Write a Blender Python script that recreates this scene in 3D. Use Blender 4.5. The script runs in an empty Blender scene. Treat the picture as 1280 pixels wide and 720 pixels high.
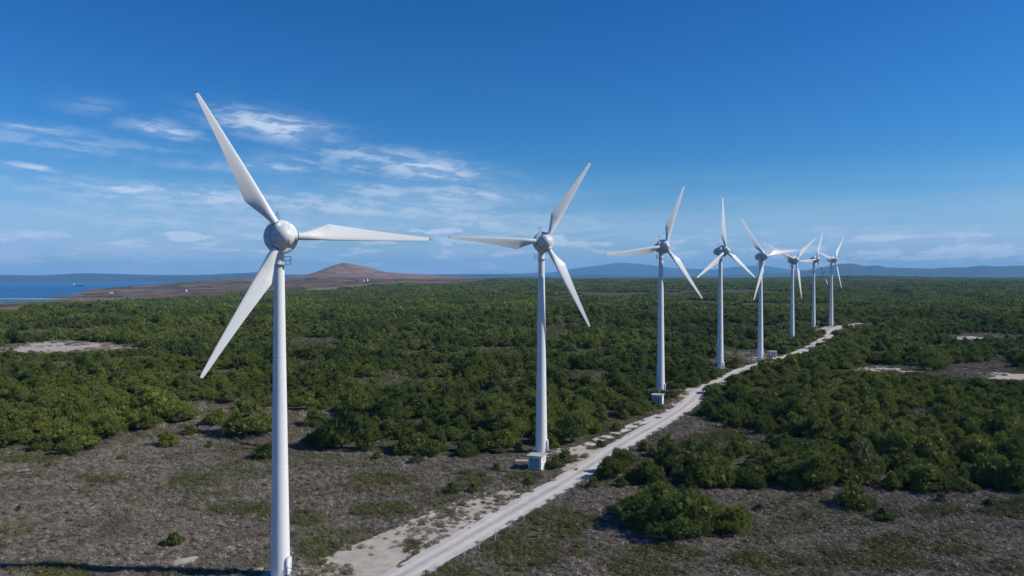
import bpy, bmesh, math, random
import numpy as np
from mathutils import Vector, Matrix

R_ = math.radians
random.seed(7)
rng = np.random.default_rng(11)
scn = bpy.context.scene
COL = scn.collection

# ------------------------------------------------------------------ camera
F, CX, HY, CAMZ = 995.0, 640.0, 347.0, 39.5      # focal length in photo pixels, horizon row, eye height
cam_d = bpy.data.cameras.new('camera')
cam_d.sensor_width = 36.0
cam_d.lens = F / 1280 * 36
cam_d.clip_start = 0.5
cam_d.clip_end = 60000
cam = bpy.data.objects.new('camera', cam_d)
COL.objects.link(cam)
cam.location = (0, 0, CAMZ)
cam.rotation_euler = (R_(90) - math.atan((360 - HY) / F), 0, 0)
scn.camera = cam

# ------------------------------------------------------------------ light
SUN_HEAD, SUN_EL = 95.0, 37.0                    # compass heading (0 = straight ahead, clockwise) and height
scn.view_settings.view_transform = 'Standard'
scn.view_settings.look = 'None'
scn.view_settings.exposure = 0.0
scn.view_settings.gamma = 1.0
scn.view_settings.use_curve_mapping = False
try:
    scn.cycles.use_denoising = True
    scn.cycles.volume_bounces = 1
    scn.cycles.max_bounces = 5
    scn.cycles.diffuse_bounces = 3
    scn.cycles.glossy_bounces = 2
    scn.cycles.transmission_bounces = 2
    scn.cycles.transparent_max_bounces = 6
    scn.cycles.volume_step_rate = 4
except Exception:
    pass

sun_d = bpy.data.lights.new('sun', 'SUN')
sun_d.energy = 4.7
sun_d.angle = R_(0.53)
sun_d.color = (1.0, 0.925, 0.81)
sun = bpy.data.objects.new('sun', sun_d)
COL.objects.link(sun)
_s = Vector((math.sin(R_(SUN_HEAD)) * math.cos(R_(SUN_EL)), math.cos(R_(SUN_HEAD)) * math.cos(R_(SUN_EL)), math.sin(R_(SUN_EL))))
sun.rotation_euler = (-_s).to_track_quat('-Z', 'Y').to_euler()
sun.location = _s * 200


class NT:
    """small helper to write node graphs as expressions"""
    def __init__(self, nt):
        self.nt = nt

    def n(self, typ, **kw):
        nd = self.nt.nodes.new(typ)
        for k, v in kw.items():
            setattr(nd, k, v)
        return nd

    def put(self, sock, v):
        if hasattr(v, 'is_output') or isinstance(v, bpy.types.NodeSocket):
            self.nt.links.new(v, sock)
        else:
            if sock.type == 'RGBA' and len(v) == 3:
                v = (*v, 1)
            sock.default_value = v

    def m(self, op, a, b=None, c=None, clamp=False):
        nd = self.n('ShaderNodeMath', operation=op, use_clamp=clamp)
        self.put(nd.inputs[0], a)
        if b is not None:
            self.put(nd.inputs[1], b)
        if c is not None:
            self.put(nd.inputs[2], c)
        return nd.outputs[0]

    def mix(self, f, a, b, blend='MIX'):
        nd = self.n('ShaderNodeMix', data_type='RGBA', blend_type=blend)
        self.put(nd.inputs[0], f)
        self.put(nd.inputs[6], a)
        self.put(nd.inputs[7], b)
        return nd.outputs[2]

    def ramp(self, v, lo, hi, a=0.0, b=1.0, smooth=True):
        nd = self.n('ShaderNodeMapRange', interpolation_type='SMOOTHSTEP' if smooth else 'LINEAR')
        self.put(nd.inputs[0], v)
        for i, x in enumerate((lo, hi, a, b)):
            nd.inputs[i + 1].default_value = x
        return nd.outputs[0]

    def noise(self, vec, scale, detail=3, rough=0.55, dist=0.0, out=0):
        nd = self.n('ShaderNodeTexNoise')
        if vec is not None:
            self.put(nd.inputs['Vector'], vec)
        nd.inputs['Scale'].default_value = scale
        nd.inputs['Detail'].default_value = detail
        nd.inputs['Roughness'].default_value = rough
        nd.inputs['Distortion'].default_value = dist
        return nd.outputs[out]

    def xyz(self, x, y, z=0.0):
        nd = self.n('ShaderNodeCombineXYZ')
        for i, v in enumerate((x, y, z)):
            self.put(nd.inputs[i], v)
        return nd.outputs[0]


# ------------------------------------------------------------------ sky (world)
world = bpy.data.worlds.new('World')
scn.world = world
world.use_nodes = True
wt = world.node_tree
wt.nodes.clear()
w = NT(wt)
sky = w.n('ShaderNodeTexSky', sky_type='NISHITA')
sky.sun_disc = False
sky.sun_elevation = R_(SUN_EL)
sky.sun_rotation = R_(SUN_HEAD)
sky.altitude = 100
sky.air_density = 1.0
sky.dust_density = 0.3
sky.ozone_density = 3.0
gm = w.n('ShaderNodeGamma')
gm.inputs[1].default_value = 1.0
hs = w.n('ShaderNodeHueSaturation')
hs.inputs['Hue'].default_value = 0.505
hs.inputs['Saturation'].default_value = 1.22
hs.inputs['Value'].default_value = 1.0
wt.links.new(sky.outputs[0], gm.inputs[0])
wt.links.new(gm.outputs[0], hs.inputs['Color'])
tc = w.n('ShaderNodeTexCoord')
sp = w.n('ShaderNodeSeparateXYZ')
wt.links.new(tc.outputs['Generated'], sp.inputs[0])
az = w.m('ARCTAN2', sp.outputs[0], sp.outputs[1])
el = w.m('ARCSINE', sp.outputs[2])


def sky_at(px, py):
    a = math.atan((px - CX) / F)
    return a, math.atan((HY - py) / F * math.cos(a))


# slow warp so that no cloud has a drawn outline
warp = w.m('SUBTRACT', w.noise(w.xyz(w.m('MULTIPLY', az, 9.0), w.m('MULTIPLY', el, 30.0)), 1.0, 3), 0.5)
warp2 = w.m('SUBTRACT', w.noise(w.xyz(w.m('MULTIPLY', az, 7.0), w.m('MULTIPLY', el, 24.0), 9.0), 1.0, 3), 0.5)
azw = w.m('ADD', az, w.m('MULTIPLY', warp2, 0.05))
elw = w.m('ADD', el, w.m('MULTIPLY', warp, 0.016))
# cirrus banks: place, half width, half height, tilt (down to the right), strength
BANKS = [(345, 158, 62, 15, 0.12, 1.0), (300, 152, 40, 8, 0.05, 0.7), (208, 164, 38, 8, 0.08, 0.8), (150, 236, 70, 7, 0.06, 0.9), (250, 246, 130, 10, 0.08, 0.85), (400, 258, 150, 13, 0.10, 0.7),
         (470, 196, 90, 10, 0.02, 0.6), (535, 212, 75, 13, 0.10, 0.95), (430, 206, 110, 12, 0.0, 0.4), (570, 244, 75, 10, 0.04, 0.8), (490, 240, 80, 12, 0.05, 0.6),
         (45, 162, 45, 6, 0.0, 0.55), (80, 178, 110, 12, 0.03, 0.35), (38, 209, 26, 3, 0.10, 0.8), (590, 275, 170, 16, 0.05, 0.6), (330, 209, 90, 6, -0.02, 0.55), (650, 245, 40, 7, 0.05, 0.35),
         (120, 134, 30, 10, 0.0, 0.2), (300, 282, 240, 12, 0.03, 0.5), (520, 262, 160, 22, 0.05, 0.55), (200, 250, 170, 16, 0.08, 0.5), (640, 300, 120, 12, 0.0, 0.45), (120, 315, 140, 10, 0.0, 0.4)]
bank = None
for (px, py, rx, ry, tilt, amp) in BANKS:
    a0, e0 = sky_at(px, py)
    da = w.m('SUBTRACT', azw, a0)
    de = w.m('ADD', w.m('SUBTRACT', elw, e0), w.m('MULTIPLY', da, tilt))
    q = w.m('ADD', w.m('POWER', w.m('ABSOLUTE', w.m('MULTIPLY', da, F / rx)), 2.0),
            w.m('POWER', w.m('ABSOLUTE', w.m('MULTIPLY', de, F / ry)), 2.0))
    g = w.m('MULTIPLY', w.m('POWER', 2.71828, w.m('MULTIPLY', q, -1.0)), amp)
    bank = g if bank is None else w.m('MAXIMUM', bank, g)
# thin cirrus goes on round the rest of the sky
gen = w.ramp(w.noise(w.xyz(w.m('MULTIPLY', az, 2.2), w.m('MULTIPLY', el, 7.0), 3.0), 1.0, 3), 0.58, 0.8, 0, 0.5)
side = w.ramp(w.m('ABSOLUTE', az), 0.62, 0.9)
bank = w.m('MAXIMUM', bank, w.m('MULTIPLY', gen, side))
# fibres: stretched noise, combed slightly upwards to the right
fx = w.m('MULTIPLY', w.m('ADD', az, w.m('MULTIPLY', el, 1.6)), 20.0)
fy = w.m('MULTIPLY', w.m('ADD', elw, w.m('MULTIPLY', az, 0.06)), 120.0)
fib = w.noise(w.xyz(fx, fy, 1.0), 1.0, 7, 0.60, 0.15)
soft = w.noise(w.xyz(w.m('MULTIPLY', w.m('SUBTRACT', az, w.m('MULTIPLY', el, 0.8)), 34.0), w.m('MULTIPLY', elw, 90.0), 5.0), 1.0, 6, 0.6, 0.3)
fibre = w.ramp(w.m('ADD', w.m('MULTIPLY', fib, 0.55), w.m('MULTIPLY', soft, 0.45)), 0.44, 0.58)
cirrus = w.m('MULTIPLY', w.m('ADD', w.m('MULTIPLY', fibre, 0.78), 0.28), bank)
# low broken cloud lying along the horizon, all round
lowv = w.noise(w.xyz(w.m('MULTIPLY', az, 17.0), w.m('MULTIPLY', el, 75.0), 2.0), 1.0, 6, 0.58, 0.25)
lowm = w.m('MULTIPLY', w.ramp(el, 0.003, 0.02), w.ramp(el, 0.035, 0.068, 1.0, 0.0))
puff = w.m('MULTIPLY', w.ramp(lowv, 0.50, 0.64), lowm)
# a few brighter small cumulus just above the band
for (px, py, rx, ry) in ((228, 296, 36, 6), (548, 290, 34, 5), (690, 300, 30, 6), (1105, 318, 45, 7), (1235, 314, 60, 9), (1160, 321, 50, 5)):
    a0, e0 = sky_at(px, py)
    da = w.m('SUBTRACT', azw, a0); de = w.m('SUBTRACT', elw, e0)
    q = w.m('ADD', w.m('POWER', w.m('ABSOLUTE', w.m('MULTIPLY', da, F / rx)), 2.0), w.m('POWER', w.m('ABSOLUTE', w.m('MULTIPLY', de, F / ry)), 2.0))
    cu = w.m('MULTIPLY', w.ramp(w.m('ADD', q, w.m('MULTIPLY', w.m('SUBTRACT', 0.5, soft), 5.0)), 0.2, 1.0, 1.0, 0.0), 0.95)
    puff = w.m('MAXIMUM', puff, cu)
veil = w.m('MULTIPLY', w.ramp(w.noise(w.xyz(w.m('MULTIPLY', az, 4.0), w.m('MULTIPLY', el, 34.0), 6.0), 1.0, 5), 0.34, 0.62, 0.45, 1.0),
           w.ramp(el, 0.0, 0.15, 1.0, 0.0))
# colour response of the camera to the sky: per-channel gain and contrast
spc = w.n('ShaderNodeSeparateColor')
wt.links.new(hs.outputs[0], spc.inputs[0])
cmb = w.n('ShaderNodeCombineColor')
for i_, (gain, pw) in enumerate(((1.10, 1.66), (1.13, 1.21), (1.53, 1.20))):
    v_ = w.m('MULTIPLY', w.m('POWER', w.m('MULTIPLY', spc.outputs[i_], 0.08), pw), gain / 0.08)
    wt.links.new(v_, cmb.inputs[i_])
sky_rgb = cmb.outputs[0]
sky_rgb = w.mix(w.m('MULTIPLY', veil, 0.9), sky_rgb, (5.4, 7.4, 10.6))
sky_rgb = w.mix(w.m('MULTIPLY', puff, 0.8), sky_rgb, (8.8, 9.8, 12.0))
sky_rgb = w.mix(w.m('MINIMUM', w.m('MULTIPLY', cirrus, 1.0), 0.9), sky_rgb, (7.8, 9.2, 11.4))
bg = w.n('ShaderNodeBackground')
bg.inputs['Strength'].default_value = 0.08
wo = w.n('ShaderNodeOutputWorld')
wt.links.new(sky_rgb, bg.inputs['Color'])
wt.links.new(bg.outputs[0], wo.inputs['Surface'])
world.cycles.sampling_method = 'MANUAL'
world.cycles.sample_map_resolution = 512


# ------------------------------------------------------------------ noise and terrain
def _hash(ix, iy, s):
    h = (ix * 374761393 + iy * 668265263 + s * 974711) & 0xFFFFFFFF
    h = ((h ^ (h >> 13)) * 1274126177) & 0xFFFFFFFF
    return ((h ^ (h >> 16)) & 0xFFFF) / 65535.0


def vnoise(x, y, s=0):
    x = np.asarray(x, float); y = np.asarray(y, float)
    ix = np.floor(x).astype(np.int64); iy = np.floor(y).astype(np.int64)
    fx = x - ix; fy = y - iy
    fx = fx * fx * (3 - 2 * fx); fy = fy * fy * (3 - 2 * fy)
    a = _hash(ix, iy, s); b = _hash(ix + 1, iy, s); c = _hash(ix, iy + 1, s); d = _hash(ix + 1, iy + 1, s)
    return (a * (1 - fx) + b * fx) * (1 - fy) + (c * (1 - fx) + d * fx) * fy


def fbm(x, y, s=0, o=4):
    t = 0; a = 0.5; n = 0
    for k in range(o):
        t = t + a * vnoise(np.asarray(x) * 2 ** k, np.asarray(y) * 2 ** k, s + k * 17); n += a; a *= 0.5
    return t / n


def sstep(a, b, x):
    t = np.clip((np.asarray(x, float) - a) / (b - a), 0, 1)
    return t * t * (3 - 2 * t)


SEA = -25.0
PY = [-9000, -6000, 0, 100, 165, 240, 300, 340, 415, 520, 800, 1500, 2500, 4000, 5600, 6400, 7400, 20000]
PZ = [-60, 0, 0, .5, 2.8, 4.9, 5.4, 4.6, 4.6, 7.4, 7.5, 9.5, 15, 27, 33, 28, -45, -60]
COAST = [(-1900, -9000), (-1700, 0), (-1500, 1200), (-1300, 1880), (-1235, 1930), (-1238, 2230), (-1330, 2330), (-1655, 2560), (-1668, 2917), (-1800, 3565), (-2838, 6418), (-3900, 9000), (-6000, 20000)]
_cy = np.array([c[1] for c in COAST]); _cx = np.array([c[0] for c in COAST])


def ground(x, y):
    x = np.asarray(x, float); y = np.asarray(y, float)
    p = np.interp(y, PY, PZ)
    s = x - np.interp(y, _cy, _cx)                      # metres inland
    wob = 60 * (fbm(x / 300, y / 300, 5) - .5)
    t = np.clip((s + wob) / 1250, -0.4, 1)
    t = np.where(t > 0, 0.35 * t + 0.65 * t * t * (3 - 2 * t), t)
    z = SEA + (p - SEA) * t
    # the bare hill and its shoulders behind the forest
    g = 98 * np.exp(-(((x + 1055) / np.where(x < -1055, 158, 240)) ** 2 + ((y - 5000) / 420) ** 2) ** 0.8)
    g *= 1 + .22 * (fbm(x / 70, y / 130, 44, 4) - .5)
    g += 24 * np.exp(-(((x + 600) / 300) ** 2 + ((y - 5200) / 350) ** 2))
    g += 14 * np.exp(-(((x - 2350) / 420) ** 2 + ((y - 5300) / 400) ** 2))
    g += 32 * np.exp(-(((x + 1750) / 520) ** 2 + ((y - 4700) / 600) ** 2))
    far = sstep(700, 2500, y)
    z = z + g + far * (7 * (fbm(x / 420, y / 420, 3) - .5) + 16 * (fbm(x / 1100, y / 900, 13, 3) - .5)) + 0.5 * (fbm(x / 38, y / 38, 9) - .5) * sstep(10, 60, np.hypot(x, y))
    # right-hand side falls away behind the forest plateau
    z = z - sstep(3500, 7500, x) * 60
    return z


def gz(x, y):
    return float(ground(x, y))


def px_ground(px, py, lift=0.0):
    """the point of the ground that lies under a photo pixel"""
    d = 36 * F / max(py - HY, 1.0)
    for _ in range(60):
        x = (px - CX) / F * d
        h = CAMZ - gz(x, d) - lift
        d2 = h * F / max(py - HY, 1.0)
        if abs(d2 - d) < 0.01:
            break
        d = 0.5 * d + 0.5 * d2
    return (px - CX) / F * d, d


def poly_px(pts):
    return np.array([px_ground(*p) for p in pts])


def inside(poly, x, y):
    x = np.asarray(x); y = np.asarray(y)
    r = np.zeros(x.shape, bool)
    n = len(poly)
    for i in range(n):
        x0, y0 = poly[i]; x1, y1 = poly[(i + 1) % n]
        c = (y0 > y) != (y1 > y)
        with np.errstate(divide='ignore', invalid='ignore'):
            t = (x1 - x0) * (y - y0) / (y1 - y0) + x0
        r ^= c & (x < t)
    return r


# ------------------------------------------------------------------ mesh helpers
def new_mesh(name, verts, faces, mats=(), smooth=False):
    me = bpy.data.meshes.new(name)
    me.from_pydata([tuple(v) for v in verts], [], faces)
    for m in mats:
        me.materials.append(m)
    if smooth:
        me.polygons.foreach_set('use_smooth', [True] * len(me.polygons))
    me.update()
    return me


def obj(name, me, parent=None, mat=None, loc=None):
    o = bpy.data.objects.new(name, me)
    COL.objects.link(o)
    if parent is not None:
        o.parent = parent
    if mat is not None and me is not None and len(me.materials) == 0:
        me.materials.append(mat)
    if loc is not None:
        o.location = loc
    return o


def tag(o, label=None, cat=None, group=None, kind=None):
    for k, v in (('label', label), ('category', cat), ('group', group), ('kind', kind)):
        if v:
            o[k] = v
    return o


def empty(name, loc, rz=0.0):
    o = bpy.data.objects.new(name, None)
    COL.objects.link(o)
    o.location = loc
    o.rotation_euler = (0, 0, rz)
    return o


def copy_tree(o, parent=None):
    c = o.copy()
    COL.objects.link(c)
    if parent is not None:
        c.parent = parent
    for ch in [k for k in bpy.data.objects if k.parent == o]:
        copy_tree(ch, c)
    return c


class MB:
    def __init__(self):
        self.v = []; self.f = []

    def add(self, v, f):
        b = len(self.v)
        self.v += [tuple(p) for p in v]
        self.f += [tuple(i + b for i in q) for q in f]
        return self

    def box(self, c, s, M=None):
        x, y, z = [k / 2 for k in s]
        p = [Vector((c[0] + i * x, c[1] + j * y, c[2] + k * z)) for k in (-1, 1) for j in (-1, 1) for i in (-1, 1)]
        if M is not None:
            p = [M @ q for q in p]
        return self.add(p, [(0, 2, 3, 1), (4, 5, 7, 6), (0, 1, 5, 4), (1, 3, 7, 5), (3, 2, 6, 7), (2, 0, 4, 6)])

    def tube(self, pts, r, n=6, closed=False):
        pts = [Vector(p) for p in pts]
        rs = r if isinstance(r, (list, tuple)) else [r] * len(pts)
        L = len(pts); V = []; prev = None
        for i, p in enumerate(pts):
            a = pts[(i + 1) % L] if (closed or i < L - 1) else p
            b = pts[i - 1] if (closed or i > 0) else p
            t = (a - b).normalized()
            if prev is None:
                u = t.orthogonal().normalized()
            else:
                u = (prev - t * prev.dot(t)).normalized()
            prev = u
            q = t.cross(u)
            for k in range(n):
                an = 2 * math.pi * k / n
                V.append(p + rs[i] * (u * math.cos(an) + q * math.sin(an)))
        Fc = []
        for i in range(L if closed else L - 1):
            j = (i + 1) % L
            for k in range(n):
                k2 = (k + 1) % n
                Fc.append((i * n + k, i * n + k2, j * n + k2, j * n + k))
        if not closed:
            Fc.append(tuple(range(n - 1, -1, -1)))
            Fc.append(tuple((L - 1) * n + k for k in range(n)))
        return self.add(V, Fc)

    def lathe(self, prof, n=48, axis='Z', caps=True):
        """prof: (along, radius)"""
        V = []; Fc = []; L = len(prof)
        for (a, r) in prof:
            for k in range(n):
                an = 2 * math.pi * k / n
                c, s = r * math.cos(an), r * math.sin(an)
                V.append((c, s, a) if axis == 'Z' else (a, c, s))
        for i in range(L - 1):
            for k in range(n):
                k2 = (k + 1) % n
                Fc.append((i * n + k, i * n + k2, (i + 1) * n + k2, (i + 1) * n + k))
        if caps:
            if prof[0][1] > 1e-4:
                Fc.append(tuple(range(n - 1, -1, -1)))
            if prof[-1][1] > 1e-4:
                Fc.append(tuple((L - 1) * n + k for k in range(n)))
        return self.add(V, Fc)

    def mesh(self, name, mat=None, smooth=False):
        me = new_mesh(name, self.v, self.f, [mat] if mat else [], smooth)
        return me

    def build(self, name, mat, parent=None, smooth=False):
        return obj(name, self.mesh(name, mat, smooth), parent)


def smooth_angle(me, deg=35):
    me.polygons.foreach_set('use_smooth', [True] * len(me.polygons))
    bm = bmesh.new(); bm.from_mesh(me)
    bmesh.ops.remove_doubles(bm, verts=bm.verts, dist=1e-4)
    for e in bm.edges:
        if len(e.link_faces) == 2 and e.calc_face_angle(0) > R_(deg):
            e.smooth = False
    bm.to_mesh(me); bm.free()


# ------------------------------------------------------------------ materials
def material(name):
    m = bpy.data.materials.new(name)
    m.use_nodes = True
    nt = m.node_tree
    return m, NT(nt), nt.nodes['Principled BSDF']


def coords(t, kind='Object'):
    return t.n('ShaderNodeTexCoord').outputs[kind]


def wpos(t):
    return t.n('ShaderNodeNewGeometry').outputs['Position']


def bump(t, b, h, strength, dist):
    nd = t.n('ShaderNodeBump')
    nd.inputs['Strength'].default_value = strength
    nd.inputs['Distance'].default_value = dist
    t.put(nd.inputs['Height'], h)
    t.nt.links.new(nd.outputs[0], b.inputs['Normal'])


def plain(name, rgb, rough=0.6, var=0.12, scale=3.0, metallic=0.0, spec=0.4):
    m, t, b = material(name)
    c = coords(t)
    n = t.noise(c, scale, 5, 0.6)
    lo = tuple(k * (1 - var) for k in rgb); hi = tuple(min(1, k * (1 + var)) for k in rgb)
    t.put(b.inputs['Base Color'], t.mix(t.ramp(n, 0.3, 0.7), lo, hi))
    t.put(b.inputs['Roughness'], t.ramp(n, 0.2, 0.8, rough - 0.08, rough + 0.08))
    b.inputs['Metallic'].default_value = metallic
    b.inputs['Specular IOR Level'].default_value = spec
    return m


def paint(name, rgb, streak=0.10, rough=0.38, ys=1.0):
    """turbine paint: off-white with faint vertical weather streaks and grime"""
    m, t, b = material(name)
    c = coords(t)
    s = t.n('ShaderNodeSeparateXYZ'); t.nt.links.new(c, s.inputs[0])
    st = t.noise(t.xyz(t.m('MULTIPLY', s.outputs[0], 5.0), t.m('MULTIPLY', s.outputs[1], 5.0), t.m('MULTIPLY', s.outputs[2], 0.12 * ys)), 1.0, 5, 0.6)
    gr = t.noise(c, 0.5, 5, 0.65)
    f = t.m('ADD', t.m('MULTIPLY', t.ramp(st, 0.5, 0.8), streak), t.m('MULTIPLY', t.ramp(gr, 0.5, 0.85), streak * 0.8))
    t.put(b.inputs['Base Color'], t.mix(f, rgb, tuple(k * q for k, q in zip(rgb, (0.52, 0.5, 0.47)))))
    t.put(b.inputs['Roughness'], t.ramp(gr, 0.2, 0.8, rough - 0.06, rough + 0.12))
    b.inputs['Specular IOR Level'].default_value = 0.4
    return m


M = {}
M['tower'] = paint('tower_paint', (0.73, 0.75, 0.76), 0.28, 0.38)
M['blade'] = paint('blade_paint', (0.72, 0.74, 0.73), 0.22, 0.40, 0.6)
M['nacelle'] = paint('nacelle_paint', (0.62, 0.66, 0.66), 0.20, 0.36, 6)
M['seam'] = plain('seam_gap', (0.10, 0.11, 0.12), 0.7)
M['dark'] = plain('dark_metal', (0.07, 0.075, 0.08), 0.5)
M['galv'] = plain('galvanised_steel', (0.34, 0.36, 0.37), 0.42, metallic=0.6)
M['rubber'] = plain('tip_rubber', (0.03, 0.03, 0.03), 0.7)
M['concrete'] = plain('concrete', (0.36, 0.34, 0.31), 0.85, 0.22, 2.5)
M['kiosk'] = plain('kiosk_wall', (0.72, 0.71, 0.68), 0.75, 0.12, 1.8)
M['kioskroof'] = plain('kiosk_roof_slab', (0.44, 0.42, 0.39), 0.85, 0.15, 2.0)
M['kioskdoor'] = plain('kiosk_door_steel', (0.30, 0.35, 0.42), 0.5, 0.10, 3.0)
M['louvre'] = plain('kiosk_louvre', (0.16, 0.19, 0.24), 0.5)
M['wood'] = plain('weathered_post', (0.40, 0.36, 0.31), 0.85, 0.3, 8)
M['bark'] = plain('pine_bark', (0.10, 0.075, 0.055), 0.9, 0.35, 9)


def foliage(name, cols, trans=0.25):
    """leaf colour varies from plant to plant and from tuft to tuft"""
    m, t, b = material(name)
    oi = t.n('ShaderNodeObjectInfo')
    at = t.n('ShaderNodeAttribute', attribute_name='tuft')
    r = oi.outputs['Random']
    big = t.noise(wpos(t), 0.014, 4, 0.55)
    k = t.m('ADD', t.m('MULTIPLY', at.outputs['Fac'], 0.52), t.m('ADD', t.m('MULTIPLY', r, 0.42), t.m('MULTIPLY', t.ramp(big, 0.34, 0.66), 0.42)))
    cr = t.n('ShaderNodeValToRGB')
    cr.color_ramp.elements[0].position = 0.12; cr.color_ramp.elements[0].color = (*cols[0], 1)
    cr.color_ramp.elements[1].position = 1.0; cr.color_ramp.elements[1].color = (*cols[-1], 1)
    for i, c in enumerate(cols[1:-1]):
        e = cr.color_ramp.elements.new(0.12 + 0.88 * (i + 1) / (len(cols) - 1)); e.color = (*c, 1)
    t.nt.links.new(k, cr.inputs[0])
    # here and there a dry, greyish plant
    dryc = t.mix(t.m('MULTIPLY', t.ramp(r, 0.93, 0.97), 0.6), cr.outputs[0], (0.13, 0.125, 0.085))
    t.put(b.inputs['Base Color'], dryc)
    b.inputs['Roughness'].default_value = 0.62
    b.inputs['Specular IOR Level'].default_value = 0.25
    tr = t.n('ShaderNodeBsdfTranslucent')
    t.put(tr.inputs[0], t.mix(0.5, cr.outputs[0], (0.12, 0.16, 0.03)))
    mx = t.n('ShaderNodeMixShader'); mx.inputs[0].default_value = trans
    t.nt.links.new(b.outputs[0], mx.inputs[1]); t.nt.links.new(tr.outputs[0], mx.inputs[2])
    t.nt.links.new(mx.outputs[0], t.nt.nodes['Material Output'].inputs[0])
    return m


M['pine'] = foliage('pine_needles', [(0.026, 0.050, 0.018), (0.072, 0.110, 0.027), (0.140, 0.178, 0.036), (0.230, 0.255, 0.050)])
M['bush'] = foliage('bush_leaves', [(0.040, 0.060, 0.020), (0.085, 0.115, 0.028), (0.14, 0.165, 0.038)])


def heath_material():
    m, t, b = material('heath_twigs')
    oi = t.n('ShaderNodeObjectInfo')
    at = t.n('ShaderNodeAttribute', attribute_name='tint', attribute_type='INSTANCER')
    tu = t.n('ShaderNodeAttribute', attribute_name='tuft')
    k = t.m('ADD', t.m('MULTIPLY', oi.outputs['Random'], 0.55), t.m('ADD', t.m('MULTIPLY', tu.outputs['Fac'], 0.25), 0.1))
    cr = t.n('ShaderNodeValToRGB')
    els = [(0.0, (0.082, 0.070, 0.050)), (0.28, (0.180, 0.158, 0.124)), (0.52, (0.270, 0.240, 0.198)), (0.75, (0.34, 0.305, 0.255)), (0.86, (0.165, 0.110, 0.066)), (1.0, (0.140, 0.135, 0.060))]
    cr.color_ramp.elements[0].position = els[0][0]; cr.color_ramp.elements[0].color = (*els[0][1], 1)
    cr.color_ramp.elements[1].position = 1.0; cr.color_ramp.elements[1].color = (*els[-1][1], 1)
    for p, c in els[1:-1]:
        e = cr.color_ramp.elements.new(p); e.color = (*c, 1)
    p = wpos(t)
    k2 = t.m('ADD', k, t.m('MULTIPLY', t.m('SUBTRACT', t.noise(p, 0.11, 4, 0.6), 0.5), 0.9))
    t.nt.links.new(k2, cr.inputs[0])
    rust = t.m('MULTIPLY', t.ramp(t.noise(p, 0.07, 5, 0.65), 0.52, 0.68), 0.6)
    dry = t.mix(rust, cr.outputs[0], t.mix(tu.outputs['Fac'], (0.085, 0.058, 0.040), (0.20, 0.145, 0.105)))
    g2 = t.mix(tu.outputs['Fac'], (0.072, 0.086, 0.028), (0.155, 0.160, 0.055))
    t.put(b.inputs['Base Color'], t.mix(t.m('MINIMUM', at.outputs['Fac'], 1.0), dry, g2))
    b.inputs['Roughness'].default_value = 0.85
    b.inputs['Specular IOR Level'].default_value = 0.1
    return m


M['heath'] = heath_material()


def ground_material():
    m, t, b = material('heath_soil')
    p = wpos(t)
    at = t.n('ShaderNodeAttribute', attribute_name='cover')
    sc = t.n('ShaderNodeSeparateColor'); t.nt.links.new(at.outputs['Color'], sc.inputs[0])
    n1 = t.noise(p, 1.3, 6, 0.65)
    n2 = t.noise(p, 0.09, 4, 0.6)
    heath = t.mix(t.ramp(n1, 0.38, 0.66), (0.034, 0.029, 0.024), (0.16, 0.14, 0.12))
    heath = t.mix(t.m('MULTIPLY', t.ramp(n2, 0.42, 0.66), 0.5), heath, (0.085, 0.082, 0.045))
    sand = t.mix(t.ramp(n1, 0.3, 0.7), (0.30, 0.26, 0.21), (0.44, 0.39, 0.33))
    heath = t.mix(t.m('MULTIPLY', t.ramp(t.noise(p, 0.16, 6, 0.7), 0.66, 0.72), 0.7), heath, sand)
    # floor and far canopy of the pine wood
    n3 = t.noise(p, 0.045, 7, 0.72)
    wood = t.mix(t.ramp(n3, 0.35, 0.66), (0.018, 0.028, 0.011), (0.060, 0.076, 0.026))
    # dry fields and bare slopes further off
    vo = t.n('ShaderNodeTexVoronoi'); vo.inputs['Scale'].default_value = 0.0062
    t.put(vo.inputs['Vector'], p)
    vs = t.n('ShaderNodeSeparateColor'); t.nt.links.new(vo.outputs['Color'], vs.inputs[0])
    fld = t.mix(vs.outputs[0], (0.135, 0.082, 0.055), (0.27, 0.185, 0.120))
    fld = t.mix(t.ramp(vs.outputs[1], 0.6, 0.9), fld, (0.11, 0.085, 0.05))
    n4 = t.noise(p, 0.011, 7, 0.7)
    fld = t.mix(t.ramp(n4, 0.52, 0.62), fld, (0.048, 0.042, 0.026))
    vd = t.n('ShaderNodeTexVoronoi', feature='DISTANCE_TO_EDGE'); vd.inputs['Scale'].default_value = 0.0062
    t.put(vd.inputs['Vector'], p)
    fld = t.mix(t.ramp(t.m('ADD', vd.outputs['Distance'], t.m('MULTIPLY', n4, 0.06)), 0.05, 0.10, 0.85, 0.0), fld, (0.030, 0.034, 0.018))
    bare = t.mix(t.ramp(t.noise(p, 0.012, 6, 0.65), 0.35, 0.7), (0.17, 0.118, 0.094), (0.30, 0.215, 0.175))
    bare = t.mix(t.m('MULTIPLY', t.ramp(t.noise(p, 0.03, 7, 0.75), 0.54, 0.66), 0.6), bare, (0.075, 0.068, 0.045))
    c = t.mix(sc.outputs[0], heath, wood)
    c = t.mix(sc.outputs[1], c, fld)
    c = t.mix(sc.outputs[2], c, bare)
    t.put(b.inputs['Base Color'], c)
    b.inputs['Roughness'].default_value = 0.92
    b.inputs['Specular IOR Level'].default_value = 0.1
    bump(t, b, t.m('ADD', n1, t.m('MULTIPLY', n3, 2.0)), 0.6, 0.35)
    return m


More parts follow.
